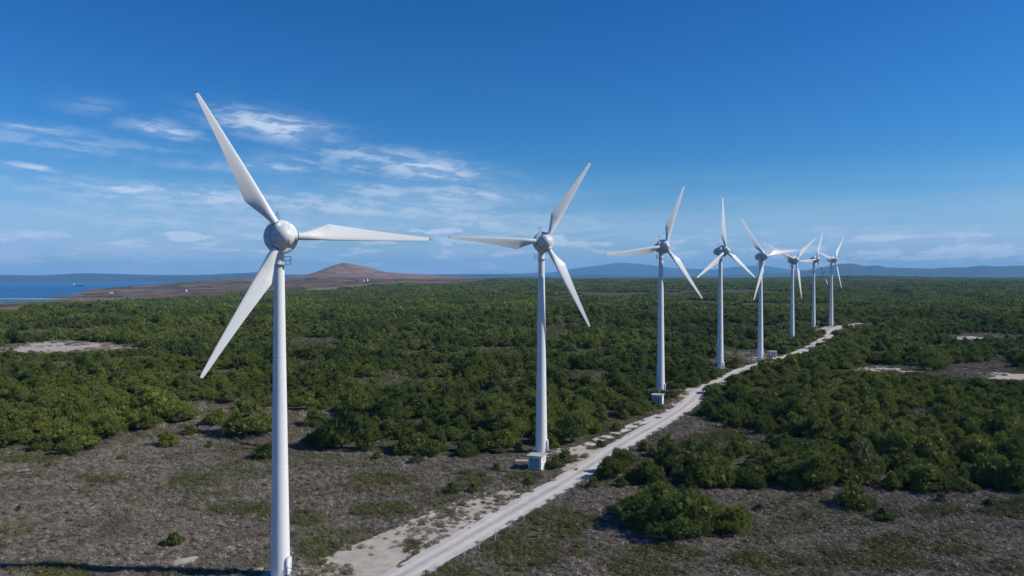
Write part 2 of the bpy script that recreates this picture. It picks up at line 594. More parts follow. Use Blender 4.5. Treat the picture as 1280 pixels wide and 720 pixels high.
def sand_material(name, a, b_, tracks=False):
    m, t, b = material(name)
    p = wpos(t)
    n1 = t.noise(p, 0.5, 6, 0.65); n2 = t.noise(p, 5.0, 5, 0.7); n3 = t.noise(p, 0.12, 4, 0.6)
    c = t.mix(t.ramp(n1, 0.3, 0.7), a, b_)
    c = t.mix(t.m('MULTIPLY', t.ramp(n2, 0.56, 0.74), 0.5), c, (0.20, 0.165, 0.13))
    c = t.mix(t.m('MULTIPLY', t.ramp(n3, 0.5, 0.72), 0.35), c, tuple(k * 0.72 for k in a))
    if tracks:
        uv = t.n('ShaderNodeAttribute', attribute_name='across')
        d = t.m('ABSOLUTE', t.m('SUBTRACT', t.m('ABSOLUTE', uv.outputs['Fac']), 0.42))
        rut = t.ramp(t.m('ADD', d, t.m('MULTIPLY', n1, 0.12)), 0.13, 0.28, 1.0, 0.0)
        c = t.mix(t.m('MULTIPLY', rut, 0.4), c, tuple(min(1, k * 1.25) for k in b_))
        mid = t.ramp(t.m('ADD', t.m('ABSOLUTE', uv.outputs['Fac']), t.m('MULTIPLY', n2, 0.25)), 0.12, 0.26, 1.0, 0.0)
        c = t.mix(t.m('MULTIPLY', mid, 0.55), c, (0.27, 0.23, 0.18))
    t.put(b.inputs['Base Color'], c)
    b.inputs['Roughness'].default_value = 0.95
    b.inputs['Specular IOR Level'].default_value = 0.1
    bump(t, b, t.m('ADD', n2, n1), 0.5, 0.12)
    return m


M['ground'] = ground_material()
M['road'] = sand_material('gravel_track', (0.46, 0.43, 0.405), (0.56, 0.53, 0.50), True)
M['sand'] = sand_material('pale_sand', (0.36, 0.32, 0.27), (0.48, 0.435, 0.38))


def water_material(name, deep, light):
    m, t, b = material(name)
    p = wpos(t)
    s = t.n('ShaderNodeSeparateXYZ'); t.nt.links.new(p, s.inputs[0])
    st = t.noise(t.xyz(t.m('MULTIPLY', s.outputs[0], 0.0006), t.m('MULTIPLY', s.outputs[1], 0.0011)), 1.0, 5, 0.6)
    t.put(b.inputs['Base Color'], t.mix(t.ramp(st, 0.35, 0.65), deep, light))
    t.put(b.inputs['Roughness'], t.ramp(st, 0.3, 0.7, 0.42, 0.6))
    b.inputs['Specular IOR Level'].default_value = 0.35
    bump(t, b, t.noise(p, 0.25, 6, 0.7), 0.5, 0.4)
    return m


M['sea'] = water_material('sea_water', (0.014, 0.100, 0.27), (0.035, 0.165, 0.37))
M['lagoon'] = water_material('shallow_water', (0.02, 0.16, 0.22), (0.03, 0.20, 0.25))
M['mount'] = plain('mountain_slopes', (0.026, 0.038, 0.036), 0.95, 0.5, 0.0012)


# ------------------------------------------------------------------ plan of roads, clearings and turbines
ROAD_PX = [(300, 830), (400, 778), (500, 722), (560, 688), (620, 653), (680, 618), (735, 585), (790, 549), (838, 521), (860, 506),
           (872, 494), (884, 484), (905, 475), (921, 466), (948, 456), (975, 449), (998, 441), (1020, 430), (1034, 421), (1040, 414), (1052, 408.5), (1075, 404)]


def spline(pts, step):
    p = [Vector((a, b)) for a, b in pts]
    out = []
    for i in range(len(p) - 1):
        p0 = p[max(i - 1, 0)]; p1 = p[i]; p2 = p[i + 1]; p3 = p[min(i + 2, len(p) - 1)]
        n = max(2, int((p2 - p1).length / step))
        for k in range(n):
            t = k / n
            out.append(0.5 * ((2 * p1) + (-p0 + p2) * t + (2 * p0 - 5 * p1 + 4 * p2 - p3) * t * t + (-p0 + 3 * p1 - 3 * p2 + p3) * t ** 3))
    out.append(p[-1])
    return out


ROAD = spline([px_ground(*p) for p in ROAD_PX], 2.0)
ROAD_NP = np.array([tuple(p) for p in ROAD])
TRACK_PX = [(706, 566), (728, 560), (748, 551), (775, 540), (800, 529), (822, 521), (842, 513)]
TRACK = spline([px_ground(*p) for p in TRACK_PX], 2.0)
TRACK_NP = np.array([tuple(p) for p in TRACK])


def road_dist(x, y, line=ROAD_NP):
    x = np.asarray(x, float); y = np.asarray(y, float)
    d = np.full(x.shape, 1e9)
    for i in range(0, len(line), 2):
        d = np.minimum(d, (x - line[i, 0]) ** 2 + (y - line[i, 1]) ** 2)
    return np.sqrt(d)


OVER = 2.3      # rotor plane ahead of the tower axis
HUB = 44.0
# hub x in the plan, depth, ground height, heading of the rotor axis, blade phase, heading of the platform, heading of the door
TURB = [(-29.1, 101.2, 152, 90, 85, 112), (6.8, 164.7, 164, 32, 270, 105), (45.9, 239, 160, 22, 270, 110), (79.4, 296, 142, 0, 250, 120),
        (107.6, 339, 152, 82, 260, 110), (147.9, 415, 154, 52, 265, 110), (199.6, 521, 142, 26, 270, 110), (212.1, 523, 140, 42, 270, 110)]
BASES = []
for (hx, d, yaw, *_r) in TURB:
    a = R_(yaw)
    BASES.append((hx - OVER * math.sin(a), d - OVER * math.cos(a)))

CLEAR = [poly_px(p) for p in (
    # bare heath in front, left of the track
    [(-260, 800), (-260, 575), (-60, 566), (25, 562), (60, 572), (110, 566), (150, 546), (165, 532), (195, 508), (255, 501), (300, 509), (415, 514), (445, 532), (400, 548),
     (380, 562), (460, 566), (560, 572), (650, 570), (668, 562), (705, 560), (745, 551), (800, 524), (845, 500), (868, 512), (800, 560), (480, 800)],
    # heath strip behind the row of pines right of the track
    [(780, 566), (826, 531), (872, 520), (940, 545), (1025, 554), (1040, 564), (960, 566), (880, 566), (800, 573)],
    # heath in front, right of the track
    [(420, 820), (700, 628), (742, 606), (800, 614), (900, 620), (1010, 626), (1050, 606), (1150, 616), (1290, 616), (1560, 616), (1560, 820)],
    [(882, 455), (890, 437), (958, 437), (990, 447), (945, 463)],
    [(1150, 470), (1190, 456), (1250, 451), (1278, 455), (1266, 466), (1240, 474), (1200, 474)],
    [(-60, 444), (20, 430), (70, 425), (150, 428), (182, 436), (110, 444), (60, 450), (-60, 458)],
    [(1060, 466), (1080, 457), (1150, 458), (1158, 466), (1100, 470)],
    [(1065, 410), (1085, 403), (1120, 404), (1115, 411)],
    [(1170, 421), (1220, 416), (1290, 420), (1290, 426), (1200, 427)],
)]


def is_clear(x, y):
    r = np.zeros(np.shape(x), bool)
    for p in CLEAR:
        r |= inside(p, x, y)
    return r


# where the pine wood ends towards the sea and the dry fields
FOREST_EDGE = [(-200, 404), (0, 394), (60, 384), (130, 380), (200, 377), (290, 371), (370, 366), (470, 361), (600, 355), (800, 352.2), (1400, 351)]
_fe = poly_px(FOREST_EDGE)
_fe_az = np.array([(p[0] - CX) / F for p in FOREST_EDGE]); _fe_d = _fe[:, 1]


def forestness(x, y):
    x = np.asarray(x, float); y = np.maximum(np.asarray(y, float), 1.0)
    lim = np.interp(x / y, _fe_az, _fe_d) * (1 + 0.16 * (fbm(x / 160, y / 160, 21) - .5))
    return y < lim


# ------------------------------------------------------------------ ground, sea, far land
angs = sorted(set([round(-50 + 0.25 * i, 3) for i in range(401)] + [50 + 5 * i for i in range(1, 52)]))
radii = [4.0]
while radii[-1] < 7600:
    radii.append(radii[-1] * 1.02 + 0.15)
A = np.radians(np.array(angs)); Rr = np.array(radii)
gx = np.outer(Rr, np.sin(A)); gy = np.outer(Rr, np.cos(A))
gzv = ground(gx, gy)
nA, nR = len(angs), len(radii)
V = np.stack([gx, gy, gzv], -1).reshape(-1, 3)
idx = np.arange(nA * nR).reshape(nR, nA)
i0 = idx[:-1, :]; i1 = idx[1:, :]
fc = np.stack([i0, np.roll(i0, -1, 1), np.roll(i1, -1, 1), i1], -1).reshape(-1, 4)[:, ::-1]
faces = [tuple(f) for f in fc.tolist()] + [tuple(idx[0, :].tolist())[::1]]
gme = new_mesh('ground', V.tolist(), faces, [M['ground']], True)
cov = np.zeros((len(V), 4), np.float32); cov[:, 3] = 1
vx, vy, vz = V.T
inf = forestness(vx, vy) & (vy > 150)
open_ = sstep(.40, .32, fbm(vx / 170, vy / 260, 88, 4)) * (vy > 650)
cl = is_clear(vx, vy) & (np.hypot(vx, vy) < 1600)
dh = np.hypot((vx + 900) / 620, (vy - 5050) / 620)
cov[:, 0] = np.where(inf & ~cl, 1, 0) * np.where(np.hypot(vx, vy) > 240, 1, 0.35) * (1 - .8 * open_)
cov[:, 1] = np.where((vy > 700) & ~inf, 1, 0)
cov[:, 2] = np.where(~inf & (vy > 3500), sstep(1.25, 0.85, dh), 0)
ca = gme.attributes.new('cover', 'FLOAT_COLOR', 'POINT')
ca.data.foreach_set('color', cov.ravel())
tag(obj('ground', gme), kind='structure')

mb = MB()
ring = [(33000 * math.cos(2 * math.pi * k / 96), 33000 * math.sin(2 * math.pi * k / 96), SEA) for k in range(96)]
mb.add(ring, [tuple(range(96))])
tag(mb.build('sea', M['sea']), kind='structure')
mb = MB()
lg = [(-1420, 1880), (-1300, 1885), (-1220, 1935), (-1215, 2060), (-1228, 2225), (-1300, 2325), (-1460, 2330)]
mb.add([(x, y, SEA + 0.3) for x, y in lg], [tuple(range(len(lg)))])
tag(mb.build('lagoon', M['lagoon']), kind='structure')
# the sand bar that closes the lagoon
def bar(name, pts, half, top, mat):
    line = spline(pts, 15)
    m_ = MB(); V_ = []; F_ = []
    prof = [(-1, -2), (-.7, .5), (-.2, 1), (.3, .9), (.75, .4), (1, -2)]
    for i, p in enumerate(line):
        q = (line[min(i + 1, len(line) - 1)] - line[max(i - 1, 0)]).normalized(); nn = Vector((-q.y, q.x))
        for a, h in prof:
            wv = half * (0.8 + 0.5 * vnoise(p.x / 40, p.y / 40, 4))
            c = p + nn * a * wv
            V_.append((c.x, c.y, SEA + (top * h if h > 0 else h)))
    k = len(prof)
    for i in range(len(line) - 1):
        for j in range(k - 1):
            F_.append((i * k + j, i * k + j + 1, (i + 1) * k + j + 1, (i + 1) * k + j))
    m_.add(V_, F_)
    return m_.build(name, mat, smooth=True)


tag(bar('sand_bar', [(-1620, 2420), (-1480, 2390), (-1330, 2400), (-1250, 2335)], 13, 2.0, M['sand']), kind='structure')
tag(bar('beach', [(-1330, 1830), (-1262, 1862), (-1196, 1930), (-1185, 2050), (-1200, 2110)], 11, 3.0, M['sand']), kind='structure')


def mountains(name, d0, depth, table, seed):
    """ridge of hills: rows run away from the camera, the crest follows the skyline"""
    pxs = np.arange(table[0][0], table[-1][0] + 1, 6.0)
    top = np.interp(pxs, [q[0] for q in table], [q[1] for q in table])
    nr = 26
    V_ = []; F_ = []
    for j in range(nr):
        t = j / (nr - 1)
        d = d0 + depth * t
        prof = max(math.sin(min(t / 0.62, 1) * math.pi / 2) ** (2.6 if depth > 6000 else 1.25), min(t * 1.2, .12)) if t < 0.62 else math.cos((t - .62) / .38 * math.pi / 2)
        dc = d0 + depth * 0.62
        X = (pxs - CX) / F * d
        zt = CAMZ + (HY - top) / F * dc
        nz = fbm(X / (dc * .045), np.full_like(X, d / (dc * .045)), seed, 5) - .5
        z = SEA - 8 + (zt - SEA + 8) * prof * (1 + 0.55 * nz * (1 - 0.65 * prof))
        for x_, z_ in zip(X, z):
            V_.append((x_, d, z_))
    n = len(pxs)
    for j in range(nr - 1):
        for i in range(n - 1):
            F_.append((j * n + i, j * n + i + 1, (j + 1) * n + i + 1, (j + 1) * n + i))
    me = new_mesh(name, V_, F_, [M['mount']], True)
    return tag(obj(name, me), kind='structure')


mountains('mountains', 11200, 11000, [(-260, 344), (-100, 342), (0, 343.5), (50, 344), (110, 341.5), (150, 342.5), (200, 344), (260, 343.5), (310, 341), (335, 342.5), (380, 344), (480, 346), (560, 343.5), (620, 343), (680, 345),
                                     (740, 343), (800, 345), (900, 344), (985, 341), (1020, 336), (1046, 331), (1064, 330), (1082, 333.5), (1094, 331.5), (1110, 335), (1160, 336), (1205, 334.5), (1225, 332.5), (1250, 333), (1290, 332), (1400, 330), (1560, 334)], 31)
mountains('mountains', 27000, 4500, [(-260, 346), (200, 345), (290, 343), (325, 339), (360, 343), (520, 343), (640, 342), (690, 340), (735, 334), (775, 328.5), (800, 329.5), (835, 334), (890, 337), (930, 333), (952, 331), (985, 336), (1040, 340), (1200, 343), (1560, 345)], 57)


# ------------------------------------------------------------------ track, sand patches
def ribbon(name, line, half, lift, mat, seed, taper=0.0):
    V_ = []; F_ = []; ac = []
    K = 7
    for i, p in enumerate(line):
        q = (line[min(i + 1, len(line) - 1)] - line[max(i - 1, 0)]).normalized(); nn = Vector((q.y, -q.x))
        wl = half * (1 + 0.42 * (fbm(i * 0.23, 1.5, seed, 3) - .5) + 0.2 * (random.random() - .5))
        wr = half * (1 + 0.42 * (fbm(i * 0.23, 7.5, seed, 3) - .5) + 0.2 * (random.random() - .5))
        for k in range(K):
            u = -1 + 2 * k / (K - 1)
            c = p + nn * (u * (wl if u < 0 else wr))
            rut = -0.035 if abs(abs(u) - 0.5) < 0.2 else 0.0
            edge = -0.05 if abs(u) > 0.95 else 0.0
            V_.append((c.x, c.y, gz(c.x, c.y) + lift + rut + edge)); ac.append(u)
    for i in range(len(line) - 1):
        for k in range(K - 1):
            F_.append((i * K + k, i * K + k + 1, (i + 1) * K + k + 1, (i + 1) * K + k))
    me = new_mesh(name, V_, F_, [mat], True)
    at = me.attributes.new('across', 'FLOAT', 'POINT')
    at.data.foreach_set('value', ac)
    return obj(name, me)


tag(ribbon('gravel_track', ROAD, 2.7, 0.09, M['road'], 3), kind='structure')
tag(ribbon('side_track', TRACK, 1.6, 0.06, M['road'], 8), kind='structure')


def patch(name, px_pts, lift, seed, jag=0.25):
    """sheet of bare sand with a ragged outline, laid on the ground"""
    P = [Vector(px_ground(*p)) for p in px_pts]
    line = spline(P + [P[0]], .7)[:-1]
    c = sum(line, Vector((0, 0))) / len(line)
    V_ = []; F_ = []
    rings = 6
    n = len(line)
    for j in range(rings):
        s = (j + 1) / rings
        for i, p in enumerate(line):
            r = p - c
            jg = 1 + (jag * (fbm(p.x / 3.1, p.y / 3.1, seed, 4) - .5) * 2 + .22 * (fbm(p.x / 1.1, p.y / 1.1, seed + 5, 3) - .5)) * s
            q = c + r * s * jg
            V_.append((q.x, q.y, gz(q.x, q.y) + lift - (0.05 if j == rings - 1 else 0)))
    V_.append((c.x, c.y, gz(c.x, c.y) + lift))
    for j in range(rings - 1):
        for i in range(n):
            k = (i + 1) % n
            F_.append((j * n + i, j * n + k, (j + 1) * n + k, (j + 1) * n + i))
    for i in range(n):
        F_.append((len(V_) - 1, (i + 1) % n, i))
    me = new_mesh(name, V_, F_, [M['sand']], True)
    bm = bmesh.new(); bm.from_mesh(me); bmesh.ops.recalc_face_normals(bm, faces=bm.faces)
    if sum(f.normal.z for f in bm.faces) < 0:
        bmesh.ops.reverse_faces(bm, faces=bm.faces)
    bm.to_mesh(me); bm.free()
    return tag(obj(name, me), kind='structure')


PATCH = [
    ([(372, 740), (378, 708), (410, 692), (450, 684), (476, 682), (506, 694), (496, 712), (468, 745)], 0.045, .22),
    ([(405, 700), (440, 680), (480, 664), (520, 648), (556, 630), (600, 618), (640, 611), (662, 612), (650, 624), (610, 646), (560, 676), (510, 702), (470, 708)], 0.035, .3),
    ([(660, 570), (690, 562), (720, 559), (748, 556), (756, 562), (735, 576), (706, 590), (694, 578), (668, 578)], 0.04, .2),
    ([(836, 508), (856, 487), (884, 479), (900, 482), (880, 494), (868, 508), (850, 514)], 0.04, .25),
    ([(886, 478), (916, 464), (926, 468), (908, 482)], 0.05, .25),
    ([(932, 447), (962, 444), (984, 448), (960, 452), (938, 451)], 0.05, .2),
    ([(1010, 413), (1030, 409), (1060, 406), (1074, 408), (1040, 415), (1020, 416)], 0.05, .2),
    ([(-40, 446), (10, 436), (48, 428), (95, 427), (150, 432), (165, 437), (95, 440), (40, 442)], 0.06, .25),
    ([(-15, 428), (14, 424), (18, 427), (0, 431)], 0.06, .25),
    ([(1066, 463), (1085, 458), (1120, 459), (1152, 462), (1146, 466), (1100, 465)], 0.06, .3),
    ([(1220, 473), (1236, 466), (1300, 468), (1320, 474), (1260, 476)], 0.06, .3),
    ([(1086, 409), (1094, 404), (1112, 405), (1108, 409)], 0.06, .25),
    ([(1180, 424), (1205, 420), (1232, 422), (1210, 426)], 0.06, .25),
    ([(18, 590), (27, 587), (40, 586.5), (33, 590)], 0.04, .5),
    ([(48, 589), (58, 586.5), (66, 588), (56, 590)], 0.04, .5),
    ([(200, 712), (222, 700), (246, 696), (238, 706)], 0.04, .6),
    ([(272, 689), (284, 684), (296, 683), (286, 690)], 0.04, .6),
    ([(306, 718), (318, 712), (330, 711), (318, 718)], 0.04, .6),
    ([(108, 636), (118, 633), (127, 634), (116, 637)], 0.04, .6),
]
PATCH_W = []
for i, (pp, lift, jag) in enumerate(PATCH):
    patch('sand_patch', pp, lift, 40 + i, jag)
    PATCH_W.append(poly_px(pp))


# ------------------------------------------------------------------ wind turbines
def turbine_parts():
    P = {}
    # tower shell
    prof = [(-0.3, 1.26)]
    for k in range(23):
        t = k / 22
        prof.append((0.0 + 42.3 * t, 1.26 + (0.62 - 1.26) * t ** 0.92))
    P['tower'] = MB().lathe(prof, 64).mesh('tower', M['tower']); smooth_angle(P['tower'])
    def rad(z):
        return 1.26 + (0.62 - 1.26) * (z / 42.3) ** 0.92
    for k, z in enumerate((14.2, 28.6)):
        r = rad(z)
        P['flange%d' % k] = MB().lathe([(z - .05, r - .02), (z - .045, r + .022), (z + .045, r + .020), (z + .05, r - .02)], 64, caps=False).mesh('flange', M['tower'])
        smooth_angle(P['flange%d' % k])
    P['foundation'] = MB().lathe([(-.6, 2.5), (.10, 2.5), (.16, 2.42), (.16, 1.2)], 40, caps=False).mesh('foundation', M['concrete']); smooth_angle(P['foundation'])
    # yaw neck between tower and nacelle
    P['neck'] = MB().lathe([(41.9, .70), (42.0, .78), (42.45, .80), (42.6, 1.02), (43.3, 1.1)], 48).mesh('yaw_neck', M['nacelle']); smooth_angle(P['neck'])
    # nacelle, rotor axis along +X, origin at the hub
    nac = [(-4.15, 0.0), (-4.12, .32), (-3.95, .70), (-3.55, 1.05), (-2.9, 1.35), (-2.1, 1.58), (-1.3, 1.72), (-.62, 1.80), (-.60, 1.7)]
    P['nacelle'] = MB().lathe(nac, 56, 'X').mesh('nacelle', M['nacelle']); smooth_angle(P['nacelle'], 40)
    P['gap'] = MB().lathe([(-.66, 1.66), (-.3, 1.66)], 56, 'X', False).mesh('seam', M['seam'])
    gen = [(-.54, 1.9), (-.53, 2.06), (-.45, 2.12), (.05, 2.2), (.28, 2.16), (.44, 2.04), (.54, 1.82), (.57, 1.6), (.575, 1.35)]
    P['generator'] = MB().lathe(gen, 64, 'X').mesh('generator_ring', M['nacelle']); smooth_angle(P['generator'], 40)
    spn = [(.62, 1.3), (.625, 1.46), (.68, 1.50), (1.0, 1.50), (1.55, 1.44), (2.0, 1.25), (2.4, .98), (2.7, .66), (2.86, .34), (2.9, 0.0)]
    P['spinner'] = MB().lathe(spn, 64, 'X').mesh('spinner', M['nacelle']); smooth_angle(P['spinner'], 40)
    P['gap2'] = MB().lathe([(.40, 1.38), (.66, 1.38)], 56, 'X', False).mesh('seam', M['seam'])
    # hatch seams along the spinner, lifted a little above the skin
    P['panel_seam'] = MB().tube([(x, 0, r + .006) for x, r in spn[2:8]], .018, 5).mesh('panel_seam', M['seam'])
    # joints between the segments of the generator ring
    P['ring_joint'] = MB().tube([(x, 0, r + .004) for x, r in gen[1:7]], .028, 5).mesh('ring_joint', M['seam'])
    # blade: span +Z, leading edge +Y (turning clockwise), suction side to -X
    sec = [(1.45, .96, 1.0, 22, .48), (2.3, .96, 1.0, 22, .48), (3.0, 1.16, .78, 21, .47), (3.9, 1.47, .56, 19, .46), (4.8, 1.82, .42, 16, .45), (5.6, 2.13, .33, 13.5, .45), (5.95, 2.26, .30, 12, .45), (6.25, 2.24, .28, 11, .45), (6.8, 2.14, .27, 10, .45),
           (8, 1.95, .25, 8, .43), (10, 1.66, .22, 5.5, .40), (12.5, 1.33, .20, 3.5, .36), (15, 1.03, .18, 2, .31), (17.2, .78, .17, 1, .26), (18.8, .60, .16, .5, .21), (19.6, .48, .15, 0, .18), (19.95, .36, .14, 0, .14), (20.05, .24, .13, 0, .09)]
    n = 28
    V_ = []; F_ = []
    for (r, c, th, tw, le) in sec:
        circ = max(0.0, min(1.0, (th - .42) / .5))
        for k in range(n):
            an = 2 * math.pi * k / n
            # rounded aerofoil from an angle parameter: u=0 leading, 1 trailing
            u = 0.5 * (1 - math.cos(an))
            yt = 5 * th * (.2969 * math.sqrt(u) - .126 * u - .3516 * u * u + .2843 * u ** 3 - .1036 * u ** 4)
            ya = yt * c * (1.0 if an < math.pi else -0.72) + 0.02 * c * math.sin(math.pi * u)
            yc_ = 0.5 * c * math.sin(an)
            thick = ya * (1 - circ) + yc_ * circ
            y = le - u * c
            tr = R_(tw)
            # pitch the section: trailing edge swings back (-X)
            px_, py_ = -thick, y
            V_.append((px_ * math.cos(tr) + py_ * math.sin(tr), -px_ * math.sin(tr) + py_ * math.cos(tr), r))
    L = len(sec)
    for i in range(L - 1):
        for k in range(n):
            k2 = (k + 1) % n
            F_.append((i * n + k, i * n + k2, (i + 1) * n + k2, (i + 1) * n + k))
    F_.append(tuple(range(n - 1, -1, -1))); F_.append(tuple((L - 1) * n + k for k in range(n)))
    me = new_mesh('rotor_blade', V_, F_, [M['blade']])
    bm = bmesh.new(); bm.from_mesh(me); bmesh.ops.recalc_face_normals(bm, faces=bm.faces); bm.to_mesh(me); bm.free()
    smooth_angle(me, 50); P['blade'] = me
    P['tip'] = MB().box((0, -.02, 20.09), (.09, .26, .13)).mesh('tip_cap', M['rubber'])
    P['root'] = MB().lathe([(1.0, .60), (1.62, .60), (1.72, .56), (1.78, .50)], 36, caps=False).mesh('root_sleeve', M['nacelle']); smooth_angle(P['root'])
    P['collar'] = MB().lathe([(1.78, .49), (1.80, .505), (1.90, .505), (1.92, .48)], 36, caps=False).mesh('root_seal', M['seam']); smooth_angle(P['collar'])
    # hoop mast on the nacelle roof
    mm = MB()
    mm.tube([(-2.0, 0, 1.6), (-2.0, 0, 3.5)], .032, 6)
    mm.tube([(-2.0, .30 * math.cos(a), 2.72 + .56 * math.sin(a)) for a in [2 * math.pi * k / 20 for k in range(20)]], .026, 5, True)
    P['mast'] = mm.mesh('weather_mast', M['dark'])
    P['sensor'] = MB().lathe([(3.40, .02), (3.42, .09), (3.5, .09), (3.62, .02)], 10).mesh('wind_sensor', M['dark'])
    for v in P['sensor'].vertices:
        v.co.x -= 2.0
    # roof hatch
    hm = MB().box((-1.5, .35, 1.69), (.75, .6, .07)); P['hatch'] = hm.mesh('roof_hatch', M['nacelle'])
    # platform under the nacelle, projecting along +X
    z = 40.45; pm = MB()
    ring_o = []; n = 28
    for r in (.655, 1.02):
        for zz in (z, z + .06):
            ring_o += [(r * math.cos(2 * math.pi * k / n), r * math.sin(2 * math.pi * k / n), zz) for k in range(n)]
    Fq = []
    for k in range(n):
        k2 = (k + 1) % n
        a, b, c, d = k, n + k, 2 * n + k, 3 * n + k
        a2, b2, c2, d2 = k2, n + k2, 2 * n + k2, 3 * n + k2
        Fq += [(a, a2, c2, c), (b, d, d2, b2), (c, c2, d2, d), (a, b, b2, a2)]
    pm.add(ring_o, Fq)
    pm.box((1.08, 0, z + .035), (.72, 1.1, .05))
    P['platform'] = pm.mesh('service_platform', M['galv'])
    rm = MB()
    for zz in (z + .55, z + 1.08):
        rm.tube([(.72, -.53, zz), (1.42, -.53, zz), (1.42, .53, zz), (.72, .53, zz)], .03, 6)
    for (x_, y_) in ((.72, -.53), (1.42, -.53), (1.42, 0), (1.42, .53), (.72, .53)):
        rm.tube([(x_, y_, z + .06), (x_, y_, z + 1.08)], .03, 6)
    P['rail'] = rm.mesh('guard_rail', M['galv'])
    # door at the tower foot, facing +X: arched surround, leaf, handle
    def arch(hw, h, x0, x1, z0):
        pts = [(-hw, z0), (hw, z0)] + [(hw * math.cos(R_(a)), z0 + h - hw + hw * math.sin(R_(a))) for a in range(0, 181, 15)]
        k = len(pts)
        return MB().add([(x0, y_, z_) for y_, z_ in pts] + [(x1, y_, z_) for y_, z_ in pts],
                        [tuple(range(k - 1, -1, -1)), tuple(range(k, 2 * k))] + [(i, (i + 1) % k, k + (i + 1) % k, k + i) for i in range(k)])
    P['door_frame'] = arch(.52, 2.35, 1.0, 1.42, .40).mesh('door_frame', M['tower'])
    P['door_gasket'] = arch(.44, 2.21, 1.3, 1.428, .45).mesh('door_gasket', M['dark'])
    P['door'] = arch(.40, 2.13, 1.3, 1.445, .49).mesh('door', M['tower'])
    P['door_handle'] = MB().box((1.46, .28, 1.5), (.05, .04, .25)).mesh('handle', M['dark'])
    # steps down from the door
    P['landing'] = MB().box((1.85, 0, .39), (.86, 1.15, .06)).mesh('landing', M['galv'])
    P['step'] = MB().box((0, 0, 0), (.27, 1.0, .05)).mesh('step', M['galv'])
    sm = MB()
    for s in (-.54, .54):
        sm.tube([(1.45, s, .37), (2.28, s, .37), (3.1, s, .02)], .045, 6)
    P['stringer'] = sm.mesh('stringer', M['galv'])
    for nm, s in (('l', -.56), ('r', .56)):
        hm = MB()
        hm.tube([(1.45, s, 1.4), (2.28, s, 1.4), (3.1, s, 1.02), (3.1, s, .02)], .035, 6)
        hm.tube([(1.45, s, .9), (2.28, s, .9), (3.1, s, .52)], .028, 6)
        hm.tube([(2.28, s, .37), (2.28, s, 1.4)], .035, 6)
        hm.tube([(1.47, s, .37), (1.47, s, 1.4)], .035, 6)
        P['hand' + nm] = hm.mesh('hand_rail', M['dark'])
    return P


TP = turbine_parts()


def turbine(base, yaw, phase, plat, door, label):
    bx, by = base
    root = empty('wind_turbine', (bx, by, gz(bx, by)))
    tag(root, label, 'wind turbine', 'row of wind turbines along the track')
    tw = obj('tower', TP['tower'], root)
    for k in range(2):
        obj('flange', TP['flange%d' % k], tw)
    obj('foundation', TP['foundation'], root)
    obj('yaw_neck', TP['neck'], root)
    a = R_(90 - yaw)
    MX = Matrix.Translation((OVER * math.cos(a) * 0.5, OVER * math.sin(a) * 0.5, HUB)) @ Matrix.Rotation(a, 4, 'Z') @ Matrix.Rotation(R_(-4), 4, 'Y')
    def on_axis(name, me, par=root, mat=MX):
        o = obj(name, me, par)
        if par is root:
            o.matrix_local = mat
        return o
    nc = on_axis('nacelle', TP['nacelle'])
    for k in ('mast', 'sensor', 'hatch', 'gap'):
        obj(TP[k].name.split('.')[0], TP[k], nc)
    gn = on_axis('generator_ring', TP['generator']); obj('seam', TP['gap2'], gn); 
    for k in range(6):
        obj('ring_joint', TP['ring_joint'], gn).rotation_euler = (R_(-30 - 60 * k), 0, 0)
    sp_ = on_axis('spinner', TP['spinner']); 
    for k in range(3):
        obj('panel_seam', TP['panel_seam'], sp_).rotation_euler = (R_(-(phase + 60 + 120 * k)), 0, 0)
    for k in range(3):
        # the rotor plane stands half the overhang ahead of the hub origin
        bl = on_axis('rotor_blade', TP['blade'], root, MX @ Matrix.Translation((OVER * .5, 0, 0)) @ Matrix.Rotation(R_(-(phase + 120 * k)), 4, 'X'))
        obj('tip_cap', TP['tip'], bl); obj('root_sleeve', TP['root'], bl); obj('root_seal', TP['collar'], bl)
    pf = obj('service_platform', TP['platform'], root); pf.rotation_euler = (0, 0, R_(90 - plat)); obj('guard_rail', TP['rail'], pf)
    dr = R_(90 - door)
    df = obj('door_frame', TP['door_frame'], root); df.rotation_euler = (0, 0, dr)
    obj('door_gasket', TP['door_gasket'], df)
    dd = obj('door', TP['door'], root); dd.rotation_euler = (0, 0, dr)
    obj('handle', TP['door_handle'], dd)
    st = obj('stair', TP['stringer'], root); st.rotation_euler = (0, 0, dr)
    obj('landing', TP['landing'], st)
    for k in range(3):
        s_ = obj('step', TP['step'], st); s_.location = (2.42 + .26 * k, 0, .28 - .11 * k)
    obj('hand_rail', TP['handl'], st); obj('hand_rail', TP['handr'], st)
    return root


TLAB = ['largest white wind turbine, nearest the camera, its foot cut off by the frame',
        'white wind turbine beside the concrete kiosk where the track forks, second from the left',
        'third white wind turbine from the left, foot hidden in pines beside the track bend',
        'fourth white wind turbine from the left with one blade pointing straight up',
        'fifth white wind turbine from the left, small pale kiosk right of its foot',
        'sixth white wind turbine from the left, low kiosk touching its foot',
        'seventh white wind turbine from the left, second last of the row',
        'farthest white wind turbine at the right end of the row']
for b_, t_, l_ in zip(BASES, TURB, TLAB):
    turbine(b_, t_[2], t_[3], t_[4], t_[5], l_)


